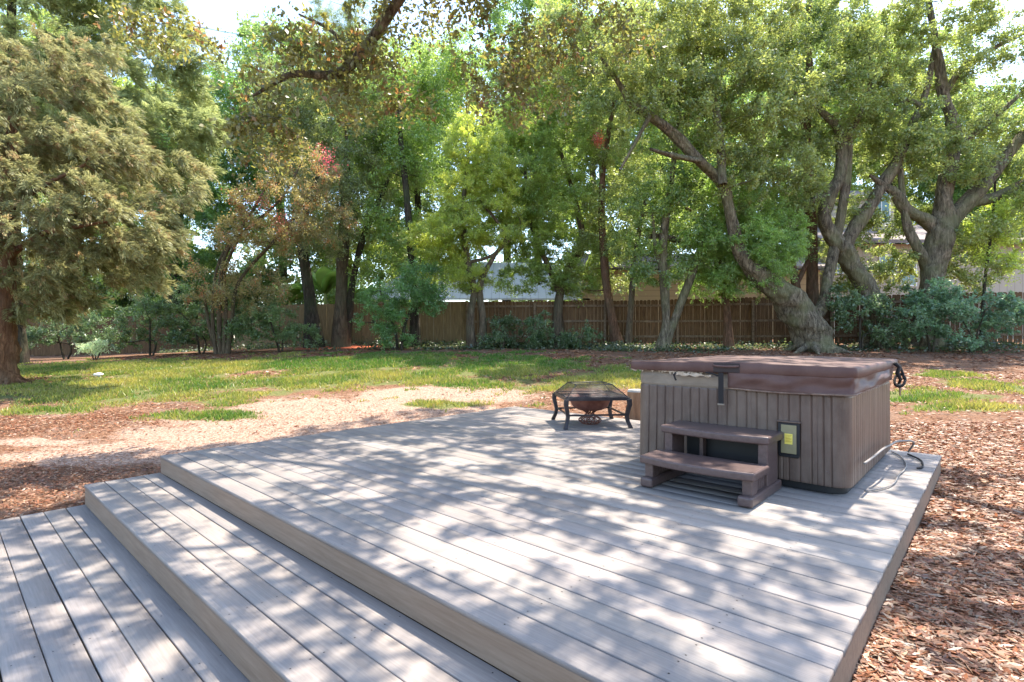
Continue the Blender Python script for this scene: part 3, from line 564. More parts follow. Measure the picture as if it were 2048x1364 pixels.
def far_trees():
    r = random.Random(4)
    pos = ['far left edge of the far row','left part of the far row behind the cedars','far row left of the sky gap','far row behind the crape myrtle','far row behind the pine','far row behind the yellow camphor','far row above the metal roof','far row above the tan building',
           'far row behind the forked trunk','far row behind the slim reddish trunk','far row behind the V shaped oak','far row at the right edge','far row beyond the right edge']
    for i, px in enumerate((-380,-150,90,300,560,790,1010,1200,1400,1590,1790,2010,2260)):
        d = 44+r.uniform(-2,3); top = 50+r.uniform(-60,50)+{3: 90, 6: 60, 11: 180}.get(i, 0); x = (px-1024)/F*d; z0 = .8; by = HOR+F*(EYE-z0)/d; bl = []; yy = top+70
        while yy < by-60:
            bl.append((px+r.uniform(-25,25), yy, 130, 75, r.uniform(-1,1), 3.2)); yy += 105
        tree('background_tree', 'green tree, '+pos[i], 'tree', (x, d, z0), [[(px,by,8),(px+5,by-200,7),(px,top+60,3)]], bl, DRK, None, group='trees beyond the fence', seed=110+i, clump=1.2, dens=.55, twigs=9, per=14, Lf=.3, Wf=.17, c1=(.05,.085,.025), c2=(.14,.19,.055), sides=6, r0=.03, shell=.35)
far_trees()

# the oak standing off frame at the right, its limbs over the deck
CANOPY = 1350
def overhead_oak():
    base = Vector((7.2, 2.4, float(GH(7.2, 2.4))))
    root = empty('live_oak', base, 0, 'near oak whose limb and dark leaves hang into the top of the view', 'tree')
    r = np.random.default_rng(77); w = Wood(r); b = np.array(base)
    L = lambda *p: [np.array(q)-b for q in p]
    w.add(L((7.2,2.4,-.4),(7.1,2.5,1.5),(6.8,2.7,3.2),(6.4,3.0,4.8)), [.5,.38,.34,.3], 14, 5)
    w.add(L((6.4,3.0,4.8),(5.2,4.2,6.4),(3.6,5.6,7.0),(2.0,6.6,7.2),(.2,7.4,7.3)), [.2,.12,.08,.06,.05], 10, 5)
    w.add(L((.2,7.4,7.3),(-.9,7.6,6.9),(-2.1,7.7,5.35),(-2.55,7.7,4.95),(-3.1,7.5,4.85),(-3.6,7.4,4.5)), [.055,.075,.08,.06,.045,.02], 9, 5)
    w.add(L((-2.4,7.7,5.1),(-2.6,7.8,5.6),(-3.2,8.0,6.0)), [.04,.03,.015], 7, 4)
    w.add(L((6.4,3.0,4.8),(6.9,4.6,6.8),(6.6,6.8,8.4),(5.8,9.0,9.2),(5.0,10.5,9.4)), [.18,.1,.07,.05,.03], 10, 5)
    w.add(L((6.4,3.0,4.8),(5.0,3.0,6.0),(3.4,3.4,6.7),(1.8,4.2,7.0),(-.2,5.2,7.0)), [.18,.09,.06,.045,.03], 10, 5)
    w.add(L((3.6,5.6,7.0),(3.2,7.2,8.2),(2.4,9.0,9.6),(1.6,10.4,9.6)), [.08,.05,.04,.02], 8, 5)
    w.add(L((2.0,6.6,7.2),(.8,5.9,7.3),(-.6,5.8,7.3),(-2,6.2,7.2)), [.06,.04,.03,.015], 8, 5)
    w.add(L((6.8,2.7,3.2),(8.6,3.6,5.6),(10,5.2,7.4),(10.5,7.5,8.4)), [.18,.13,.09,.05], 8, 5)
    cen = []; rad = []
    def blob(c, R3, k, cr):
        u = rsph(r, k)*(r.uniform(0,1,(k,1))**.4); cen.append(np.array(c)+u*np.array(R3)); rad.append(np.full(k, cr)*r.uniform(.6,1.4,k))
    for c, R3, k, cr in OVER: blob(c, R3, k, cr*(1.25 if cr < .3 else 1))
    # thin spreading canopy high over the deck, out of the frame
    n = 3600; a_ = r.uniform(-1.6, 6.4, n); b_ = r.uniform(-3.6, 5.4, n)
    gx = C1.x+a_*ca-b_*sa; gy = C1.y+a_*sa+b_*ca
    keep = fbm(gx, gy, 2.4, 61, 3) > r.uniform(-1.0, .62, n)+np.clip(a_-5.0, 0, 2)*.35+np.clip(b_-4.2, 0, 2)*.5
    gx, gy = gx[keep][:CANOPY], gy[keep][:CANOPY]; z_ = np.maximum(r.uniform(6.0, 7.4, len(gx)), .853*gy+1.95+r.uniform(0, .8, len(gx)))
    sh = math.cos(ELEV)/math.sin(ELEV)
    cen.append(np.c_[gx+SUN_H.x*sh*z_, gy+SUN_H.y*sh*z_, z_]); rad.append(r.uniform(.14, .3, len(gx)))
    cen = np.vstack(cen)-b; rad = np.concatenate(rad)
    w.reach(cen, .018, 3, 5, .1); w.build('trunk', OAK, root)
    V, Q, c = foliage(r, cen, rad, 6, 11, .09, .048, (.085,.105,.03), (.26,.26,.06), .25, None, .05, .16, .5, .35, (.24,.15,.05), .1)
    link('crown', arr_mesh('crown', V, Q, c), MAT['leaf'], root)
    print('overhead leaves', len(Q))
OVER = [((-2.6,7.8,5.2),(1.3,.6,.55),44,.26), ((-3.5,7.5,4.3),(.5,.5,.75),30,.24), ((-1.2,7.9,6.1),(1.3,.7,.5),30,.26), ((-5.0,7.8,5.6),(.9,.6,.35),16,.24), ((.4,8.4,5.4),(.8,.7,.8),30,.26), ((-2.0,8.0,4.6),(1.0,.5,.3),14,.22), ((1.2,8.6,6.1),(1.2,.7,.5),20,.28), ((-.4,8.2,5.0),(.6,.5,.5),12,.22),
        ((8.5,5.5,8.0),(2.2,2.5,1.2),40,.45)]
overhead_oak()

# ---------------------------------------------------------------- deck
def deck_material():
    m = M('composite_board', (.5,.47,.45), .62, 0, .25); N, L, B = NT(m)
    n = noise(m, 3.2, 7, .7, (1.2, 30, 8)); n2 = noise(m, 1.3, 3, .5, (1, 1, 1)); n3 = noise(m, 60, 3, .6, (.6, 6, 1))
    r = ramp(m, n.outputs['Fac'], [(.3, (.196,.171,.153)), (.7, (.273,.245,.223))])
    r2 = ramp(m, n2.outputs['Fac'], [(.3, (.8,.8,.82)), (.5, (.98,.97,.96)), (.72, (1.12,1.09,1.06))])
    c = mix(m, r.outputs[0], r2.outputs[0], 1.0, 'MULTIPLY'); c = mix(m, c, attr(m), 1.0, 'MULTIPLY')
    L.new(c, B.inputs['Base Color']); bump(m, n3.outputs['Fac'], .25, .004); return m
MAT['board'] = deck_material()
MAT['fascia'] = noisy('fascia_board', (.18,.122,.082), (.25,.18,.128), 3, .65, (1,14,14), .15)
MAT['frame'] = M('gap_shade', (.05,.04,.035), .9)  # dark tone standing in for the shade below the boards
MAT['screw'] = M('screw_head', (.05,.045,.04), .5, .6)
def boards(name, parent, x0, x1, y0, n, ztop, label=None):
    r = random.Random(hash(name) & 255 if False else int(abs(ztop)*100)+3)
    V = []; Q = []; CC = []; pitch = .1457; mi = []
    for j in range(n):
        g = .0065 if j % 2 == 0 else .0035
        ya = y0+j*pitch+.0015; yb = y0+(j+1)*pitch-g; xa = x0+r.uniform(-.003,.003); xb = x1+r.uniform(-.0022,.0022); c = .0035; t = .025
        tint = 1+r.uniform(-.12,.1); col = (tint*r.uniform(.985,1.015), tint, tint*r.uniform(.985,1.02))
        k = len(V); zt = ztop+r.uniform(-.0012,.0012)
        V += [(xa,ya,zt-t),(xb,ya,zt-t),(xb,yb,zt-t),(xa,yb,zt-t),(xa,ya,zt-c),(xb,ya,zt-c),(xb,yb,zt-c),(xa,yb,zt-c),(xa+c,ya+c,zt),(xb-c,ya+c,zt),(xb-c,yb-c,zt),(xa+c,yb-c,zt)]
        CC += [col]*12
        for f in ((3,2,1,0),(8,9,10,11),(0,1,5,4),(1,2,6,5),(2,3,7,6),(3,0,4,7),(4,5,9,8),(5,6,10,9),(6,7,11,10),(7,4,8,11)):
            Q.append([k+i for i in f]); mi.append(0)
        x = x0+.25
        while x < x1:
            for yy in (ya+.028, yb-.028):
                sx = x+r.uniform(-.008,.008); sy = yy+r.uniform(-.006,.006); s = .0032; k = len(V)
                V += [(sx-s,sy-s,zt+.0006),(sx+s,sy-s,zt+.0006),(sx+s,sy+s,zt+.0006),(sx-s,sy+s,zt+.0006)]; CC += [(1,1,1)]*4; Q.append([k,k+1,k+2,k+3]); mi.append(1)
            x += .61
    me = arr_mesh(name, V, Q, np.array(CC)); me.polygons.foreach_set('material_index', np.array(mi, np.int32))
    return link(name, me, [MAT['board'], MAT['screw']], parent)
def deck():
    t = empty('wooden_deck', C1, DROT, 'grey composite deck with two long shallow steps and dark board gaps', 'deck')
    boards('deck_boards', t, 0, DX, 0, 35, 0)
    m = MB(); m.box(.03,DX-.03,.03,DY-.06,-.12,-.03); m.build('gap_shade_slab', MAT['frame'], t)  # solid dark slab, added so the board gaps read as shade
    f = MB(); f.box(.012,DX-.032,.003,.021,-.163,-.026); f.build('riser', MAT['fascia'], t, .002)
    f = MB(); f.box(DX-.026,DX-.007,.014,5.08,-.26,-.026); f.build('fascia', MAT['fascia'], t, .002)
    f = MB(); f.box(.012,DX-.012,5.082,5.095,-.30,-.026); f.build('fascia', MAT['fascia'], t)
    f = MB(); f.box(.012,.028,.032,5.08,-.40,-.026); f.build('fascia', MAT['fascia'], t)
    s = boards('step_boards', t, 0, DX, -.5765, 4, -.165)
    m = MB(); m.box(.03,DX-.03,-.545,.005,-.28,-.195); m.build('step_gap_shade_slab', MAT['frame'], s)  # same dark slab darkening the gaps of the step
    f = MB(); f.box(.012,DX-.012,-.571,-.553,-.338,-.191); f.build('riser', MAT['fascia'], t, .002)
    f = MB(); f.box(.012,.028,-.551,.010,-.42,-.191); f.build('fascia', MAT['fascia'], t)
    s = boards('platform_boards', t, 0, DX, -.5828-16*.1457+.03, 16, -.34)
    m = MB(); m.box(.03,DX-.03,-2.85,-.60,-.41,-.372); m.build('platform_gap_shade_slab', MAT['frame'], s)  # dark slab in place of shade under the platform gaps
deck()

# ---------------------------------------------------------------- hot tub
MAT['cab'] = noisy('spa_cabinet', (.068,.042,.031), (.108,.072,.055), 2.2, .42, (8,8,1), .05, .003, 0, .45)
MAT['black'] = M('black_plastic', (.015,.015,.016), .5)
MAT['rim'] = noisy('acrylic_rim', (.17,.135,.1), (.26,.215,.165), 5, .45, (1,1,3), .05)
MAT['vinyl'] = noisy('brown_vinyl', (.074,.036,.028), (.118,.066,.055), 3, .6, (1,1,1), .3, .006, 0, .3)
MAT['fray'] = noisy('frayed_fabric', (.25,.17,.1), (.5,.4,.3), 30, .9)
MAT['fray2'] = noisy('worn_hem', (.1,.06,.045), (.24,.165,.12), 14, .7)
MAT['strap'] = M('black_webbing', (.02,.018,.018), .8)
MAT['olive'] = noisy('smoked_window', (.2,.18,.1), (.3,.27,.16), 3, .25, (1,1,1), 0, spec=.5)
MAT['yellow'] = M('yellow_sticker', (.75,.62,.12), .5)
MAT['ink'] = M('sticker_print', (.42,.3,.03), .6)
def dirty(m, amount, tint, sc=1.6, stretch=(1,1,1)):
    N, L, B = NT(m); src = B.inputs['Base Color'].links[0].from_socket; n = noise(m, sc, 7, .75, stretch); r = ramp(m, n.outputs['Fac'], [(.48, (0,0,0)), (.72, (amount,)*3)])
    L.new(mix(m, src, tint, r.outputs[0]), B.inputs['Base Color'])
dirty(MAT['cab'], .5, (.2,.15,.11), 3.0, (1,1,.35)); dirty(MAT['vinyl'], .35, (.17,.11,.085), 2.5); dirty(MAT['step'] if 'step' in MAT else MAT['cab'], .2, (.2,.16,.13), 9)
def rrect(hx, hy, r, n=8):
    out = []
    for cx, cy, a0 in ((hx-r,-hy+r,-90),(hx-r,hy-r,0),(-hx+r,hy-r,90),(-hx+r,-hy+r,180)):
        for k in range(n+1):
            a = math.radians(a0+90*k/n); out.append((cx+r*math.cos(a), cy+r*math.sin(a)))
    return out
def resample(pts, step):
    P2 = [Vector(p) for p in pts]; P2.append(P2[0]); L = [0]
    for a, b in zip(P2, P2[1:]): L.append(L[-1]+(b-a).length)
    n = int(round(L[-1]/step)); out = []; j = 0
    for i in range(n):
        s = L[-1]*i/n
        while L[j+1] < s: j += 1
        t = (s-L[j])/(L[j+1]-L[j]+1e-12); p = P2[j].lerp(P2[j+1], t); d = (P2[j+1]-P2[j]).normalized(); out.append((p, Vector((d.y, -d.x))))
    return out
def hot_tub():
    HX, HY = .835, .985; loc = D(3.52+HX-.015, 2.86+HY, 0)
    t = empty('hot_tub', loc, DROT, 'brown slatted hot tub under a folded brown vinyl cover on the deck', 'hot tub')
    m = MB(); m.prism(rrect(HX-.035, HY-.035, .12), .002, .075); m.build('base_pan', MAT['black'], t, .006)
    # slatted cabinet: outline with grooves, flaring slightly to the foot
    pts = resample(rrect(HX, HY, .11, 10), .0085); out = []
    for i, (p, n) in enumerate(pts):
        k = i % 9; cornr = abs(p.x) > HX-.10 and abs(p.y) > HY-.10
        d = 0
        if k == 0: d = .008
        elif k in (4,) and (i//9) % 3 == 1: d = .0028
        if cornr and k != 0: d = 0
        if cornr and k == 0: d = .0025
        out.append((p, n, d))
    rings = []
    for z, s, dz in ((.062,1.004,1),(.075,1.006,1),(.35,1.002,1),(.70,1.0,1),(.712,.997,1)):
        rings.append([(p.x*s-n.x*d*dz, p.y*s-n.y*d*dz, z) for p, n, d in out])
    m = MB(); m.loft(rings); m.build('cabinet', MAT['cab'], t)
    m = MB(); r0 = rrect(HX-.012, HY-.012, .1); m.loft([[(x*s, y*s, z) for x, y in r0] for z, s in ((.712,1.0),(.73,1.008),(.80,1.012),(.843,1.0))]); m.build('acrylic_rim', MAT['rim'], t, smooth=False)
    # cover halves, thicker at the hinge
    OX, OY = HX+.05, HY+.05
    for sgn, lab in ((-1, 'left cover half with a torn fringe under it'), (1, 'right cover half with the skirt still hanging')):
        nx, ny = 12, 14; rings = []; xs = [.006+(OX-.006)*k/nx for k in range(nx+1)]
        bm = MB(); rr = random.Random(4 if sgn < 0 else 5)
        # profile loops round each half
        half = [(.006,-OY+.012),(.02,-OY)]+[(.02+(OX-.06-.02)*k/5, -OY-.002*math.sin(k*1.7)) for k in range(1,6)]
        for k in range(1,6):
            a = math.radians(-90+90*k/5); half.append((OX-.06+.06*math.cos(a), -OY+.06+.06*math.sin(a)))
        for k in range(1,6): half.append((OX+.002*math.sin(k*2.1), -OY+.06+(2*OY-.12)*k/5))
        for k in range(1,6):
            a = math.radians(90*k/5); half.append((OX-.06+.06*math.cos(a), OY-.06+.06*math.sin(a)))
        half += [(.02, OY), (.006, OY-.012)]
        if sgn < 0: half = [(-x, y) for x, y in half][::-1]
        def zt(x, y):
            u = abs(x)/OX; return .928+.012*(1-u)-.006*math.sin(3.1*abs(y)/OY)-(.004 if sgn < 0 else 0)
        zb = .848
        R_ = [[(x*.985, y*.99, zb-.004) for x, y in half], [(x, y, zb+.006) for x, y in half], [(x*1.003, y*1.002, (zb+zt(x,y))/2) for x, y in half],
              [(x*1.001, y*1.0, zt(x,y)-.012) for x, y in half], [(x*.994 if abs(x) > .05 else x, y*.994, zt(x,y)-.003) for x, y in half], [(x*.98 if abs(x) > .05 else x, y*.982, zt(x,y)) for x, y in half]]
        bm.loft(R_, cap=False); b = bm.bm; b.verts.ensure_lookup_table(); n = len(half)
        bm.bm.faces.new(list(b.verts)[:n][::-1])
        # top face as a fan of inner rings so it can sag
        prev = list(b.verts)[-n:]; cx = sgn*OX*.5
        for s in (.8, .55, .28):
            ring = []
            for x, y in half:
                X = cx+(x*.98-cx)*s; Y = y*.982*s; ring.append(b.verts.new((X, Y, zt(X, Y)-.014*(1-s)*(1.2+.5*math.sin(X*9+Y*7)))))
            for i in range(n): b.faces.new((prev[i], prev[(i+1)%n], ring[(i+1)%n], ring[i]))
            prev = ring
        b.faces.new(prev)
        o = bm.build('cover_panel', MAT['vinyl'], t, smooth=True); o['label'] = lab
        # piping seam
    m = MB(); m.box(-.105,.105,-OY-.004,-OY+.03,.852,.928); m.build('hinge_gusset', M('gusset_recess_shade', (.035,.024,.022), .6), t, .004)  # dark block stands in for the shaded recess between the cover halves
    m = MB(); m.tube([(-.10,-OY-.008,.905),(-.07,-OY-.02,.902),(0,-OY-.024,.900),(.07,-OY-.02,.902),(.10,-OY-.008,.905)], .009, 8); m.build('handle', MAT['vinyl'], t, smooth=True)
    # skirt: hangs from the right half, round the near right corner, along the side
    path = [(.01,-OY+.0)]+[(x/100, -OY) for x in range(4, 82, 2)]
    for k in range(0, 9):
        a = math.radians(-90+90*k/8); path.append((OX-.05+.05*math.cos(a), -OY+.05+.05*math.sin(a)))
    path += [(OX, -OY+.06+y*.03) for y in range(1, 56)]
    rings = []; nz = 9; r = random.Random(2)
    for k in range(nz+1):
        v = k/nz; row = []
        for i, (x, y) in enumerate(path):
            if i < len(path)-56: nx, ny = (0, -1) if i < 40 else (math.sin((i-40)/8*math.pi/2), -math.cos((i-40)/8*math.pi/2))
            else: nx, ny = 1, 0
            s = i*.03
            fold = .020*math.sin(s*2.3+v*2.6)+.012*math.sin(s*6.1-v*4.2+1)+.005*math.sin(s*15+v*9)
            swag = .022*math.sin(s*3.2+.5)
            off = -.012+v*.006+fold*math.sin(v*math.pi)*1.0
            row.append((x+nx*off, y+ny*off, .866-v*(.132+.014*math.sin(s*1.7)+swag*.3)+.01*math.sin(s*5)*math.sin(v*3.14)))
        rings.append(row)
    m = MB(); m.loft(rings, cap=False, closed=False); o = m.build('cover_skirt', MAT['vinyl'], t, smooth=True)
    sm = o.modifiers.new('solid', 'SOLIDIFY'); sm.thickness = .004
    # paler hem along the bottom of the skirt
    hem = [tuple(Vector(p)+Vector((0,0,-.004))) for p in rings[-1]]
    m = MB(); m.loft([[(x, y, z+.010) for x, y, z in hem], [(x*1.002, y*1.002, z-.002) for x, y, z in hem]], cap=False, closed=False)
    h = m.build('hem', MAT['fray2'], o, smooth=True); sm = h.modifiers.new('solid', 'SOLIDIFY'); sm.thickness = .007
    # torn fringe under the left half
    m = MB(); r = random.Random(9); x = -OX+.02; top = []; bot = []
    while x < -.14:
        top.append((x, -OY+.012, .852)); d = r.choice((.008,.012,.016,.022,.034)); d *= 1.2 if -.6 < x < -.45 else .75
        bot.append((x+r.uniform(-.004,.004), -OY+.010+r.uniform(-.006,.004), .852-d)); x += r.uniform(.006,.014)
    m.loft([top, bot], cap=False, closed=False); o = m.build('torn_fringe', MAT['fray'], t); sm = o.modifiers.new('solid', 'SOLIDIFY'); sm.thickness = .003
    # loose torn strip and straps
    m = MB(); m.loft([[(-.42+.30*k/10, -OY-.012-.006*math.sin(k), .838+.006*math.sin(k*1.3)-.012*(k/10)**2) for k in range(11)], [(-.42+.30*k/10, -OY-.018, .812+.008*math.sin(k*1.9)) for k in range(11)]], cap=False, closed=False)
    o = m.build('torn_strip', MAT['fray'], t); sm = o.modifiers.new('solid', 'SOLIDIFY'); sm.thickness = .006
    m = MB(); m.tube([(-.42,-OY-.016,.835),(-.435,-OY-.02,.815),(-.425,-OY-.02,.785),(-.415,-OY-.02,.77)], .008, 6); m.build('strap', MAT['strap'], t, smooth=True)
    m = MB(); m.tube([(-.16,-OY-.02,.846),(-.1,-OY-.02,.84),(-.055,-OY-.02,.822)], .007, 6); m.build('strap', MAT['strap'], t, smooth=True)
    m = MB(); m.box(-.055,-.015,-OY-.026,-OY-.018,.60,.85); m.build('strap', MAT['strap'], t, .001)
    m = MB(); m.box(-.062,-.008,-OY-.030,-OY-.016,.590,.603); m.build('buckle', MAT['rim'], t, .002)
    # strap and buckle at the far right corner
    m = MB(); sx, sy = OX+.02, .62
    m.tube([(sx,sy,.90),(sx+.03,sy+.03,.86),(sx+.02,sy-.02,.81),(sx+.04,sy+.03,.75),(sx+.02,sy+.05,.70)], [.02,.016,.018,.014,.012], 6)
    m.build('strap', MAT['strap'], t, smooth=True); m = MB()
    m.tube([(sx+.02,sy+.12,.88),(sx+.05,sy+.10,.80),(sx+.06,sy+.06,.76)], .012, 6)
    m.build('strap', MAT['strap'], t, smooth=True); m = MB()
    m.tube([(sx+.03+.04*math.cos(k*.524),sy+.06+.05*math.sin(k*.524),.74+.055*math.sin(k*.524)) for k in range(13)], .012, 6)
    m.build('strap', MAT['strap'], t, smooth=True)
    m = MB(); m.tube([(sx+.03,sy+.04,.71),(sx+.035,sy+.05,.66),(sx+.03,sy+.07,.60)], [.012,.010,.006], 6); m.build('frayed_strap', MAT['fray'], t, smooth=True)
    # access panel with its window and sticker
    fy = -HY-.006; x0, x1, z0, z1 = .375, .525, .235, .492
    m = MB(); m.prism([(x0,fy),(x1,fy),(x1,fy-.014),(x0,fy-.014)], z0+.02, z1-.0); 
    m.loft([[(x0+.01,fy-.0139,z0+.0),(x1-.01,fy-.0139,z0),(x1-.01,fy,z0),(x0+.01,fy,z0)],[(x0,fy-.0139,z0+.02),(x1,fy-.0139,z0+.02),(x1,fy,z0+.02),(x0,fy,z0+.02)]])
    fr = m.build('filter_door', MAT['black'], t, .003)
    m = MB(); m.box(x0-.008,x1+.006,fy-.020,fy,z1+.002,z1+.016); m.build('door_lip', MAT['cab'], fr, .003)
    m = MB(); m.box(x0+.022,x1-.022,fy-.017,fy-.0135,z0+.03,z1-.014); m.build('window', MAT['olive'], fr, .002)
    sy = fy-.0185; m = MB(); m.box(x0+.048,x0+.102,sy,sy+.001,z0+.100,z0+.178); st = m.build('sticker', MAT['yellow'], fr)
    m = MB()
    for k, (zz, hh) in enumerate(((.166,.003),(.158,.002),(.146,.002),(.141,.002),(.136,.002),(.126,.002),(.121,.002),(.116,.002))):
        m.box(x0+.053,x0+.097-(k%3)*.006,sy-.0006,sy-.0001,z0+zz,z0+zz+hh)
    m.build('printing', MAT['ink'], st)
    # drain knob and small screws on the slats
    m = MB(); m.tube([(.70,-HY-.004,.16),(.70,-HY-.012,.16)], .011, 12); m.build('drain_cap', MAT['cab'], t)
    return t
hot_tub()

def spa_steps():
    MAT['step'] = noisy('step_plastic', (.075,.048,.043), (.11,.075,.068), 40, .36, (1,1,1), .12, .002, 0, .4)
    loc = D(4.365, 2.15, 0)
    t = empty('spa_steps', loc, DROT, 'two tread brown plastic steps pushed against the hot tub', 'steps')
    def tread(yf, yb, z, half, bow, cx):
        pts = []; n = 16
        for k in range(n+1):
            x = -half+2*half*k/n; pts.append((x, yf+bow*((x/half)**2)))
        pts += [(half+.004, yb), (-half-.004, yb)]
        m = MB(); m.prism([(x+cx, y) for x, y in pts], z-.058, z); return m
    tread(-.035, .33, .235, .42, .05, -.022).build('tread', MAT['step'], t, .014, seg=3)
    tread(.31, .70, .425, .415, .05, -.028).build('tread', MAT['step'], t, .014, seg=3)
    for s in (-1, 1):
        xc = s*.36-.02
        m = MB(); m.box(xc-.05,xc+.05,.0,.655,.002,.075); m.build('foot', MAT['step'], t, .018, seg=3)
        m = MB(); m.box(xc-.034,xc+.034,.05,.16,.07,.18); m.build('post', MAT['step'], t, .008, seg=2)
        m = MB(); m.box(xc-.034,xc+.034,.37,.60,.07,.37); m.build('post', MAT['step'], t, .008, seg=2)
        m = MB()
        for k in range(5): m.box(xc-.014,xc+.014,.165+k*.042,.165+k*.042+.034,.072,.178)
        m.build('side_panel', MAT['step'], t, .003)
    m = MB(); m.box(-.20,-.17,.55,.62,.07,.37); m.build('rib', MAT['step'], t, .004)
    m = MB(); m.box(-.345,.345,.64,.652,.04,.365); m.build('shade_backing', MAT['black'], t)  # black sheet stands in for the darkness behind the open steps
spa_steps()

# cable and conduit
def cables():
    m = MB(); c = MAT['cable'] = M('grey_conduit', (.2,.18,.165), .5)
    pts = [D(5.30,4.90,.03), D(5.36,4.70,.16), D(5.27,4.45,.19), D(5.25,4.10,.20), D(5.26,3.7,.235), D(5.24,3.35,.22), D(5.235,3.05,.225)]
    m.tube(catmull([tuple(p) for p in pts], 5), .009, 7); tag(m.build('conduit', c, None, smooth=True), 'grey conduit leaning along the right side of the hot tub', 'pipe')
    m = MB(); pts = [(1783,903,0),(1800,912,.0),(1812,928,0),(1808,940,0),(1797,950,0),(1788,966,0),(1766,976,0),(1730,982,0)]
    pw = []
    for px, py, _ in pts:
        d = F*(EYE-.014)/(py-HOR); pw.append(tuple(P(px, py, d)))
    m.tube(catmull(pw, 5), .006, 7); tag(m.build('cable', c, None, smooth=True), 'grey cable lying in a loop on the deck behind the hot tub', 'cable')
    m = MB(); pw = [D(5.30,4.86,.013), D(5.42,4.62,.013), D(5.46,4.3,.013), D(5.43,4.22,.013)]
    m.tube(catmull([tuple(p) for p in pw], 5), .008, 7); tag(m.build('cable', MAT['strap'], None, smooth=True), 'short dark cable bundle at the far right corner of the hot tub', 'cable')
cables()

# ---------------------------------------------------------------- fire pit
def mesh_screen_mat():
    m = bpy.data.materials.new('spark_mesh'); m.use_nodes = True; N, L, B = NT(m)
    B.inputs['Base Color'].default_value = (.03,.03,.028,1); B.inputs['Roughness'].default_value = .5
    tr = N.new('ShaderNodeBsdfTransparent'); mx = N.new('ShaderNodeMixShader'); o = N['Material Output']
    tc = N.new('ShaderNodeTexCoord'); w1 = N.new('ShaderNodeTexWave'); w2 = N.new('ShaderNodeTexWave')
    w1.bands_direction = 'X'; w2.bands_direction = 'Y'
    for w in (w1, w2):
        w.inputs['Scale'].default_value = 38; L.new(tc.outputs['Object'], w.inputs[0])
    mxm = N.new('ShaderNodeMath'); mxm.operation = 'MAXIMUM'; L.new(w1.outputs['Fac'], mxm.inputs[0]); L.new(w2.outputs['Fac'], mxm.inputs[1])
    mr = N.new('ShaderNodeMapRange'); L.new(mxm.outputs[0], mr.inputs[0]); mr.inputs[1].default_value = .7; mr.inputs[2].default_value = .92
    mr.inputs[3].default_value = 0.0; mr.inputs[4].default_value = .95
    L.new(mr.outputs[0], mx.inputs[0]); L.new(tr.outputs[0], mx.inputs[1]); L.new(B.outputs[0], mx.inputs[2]); L.new(mx.outputs[0], o.inputs[0]); return m
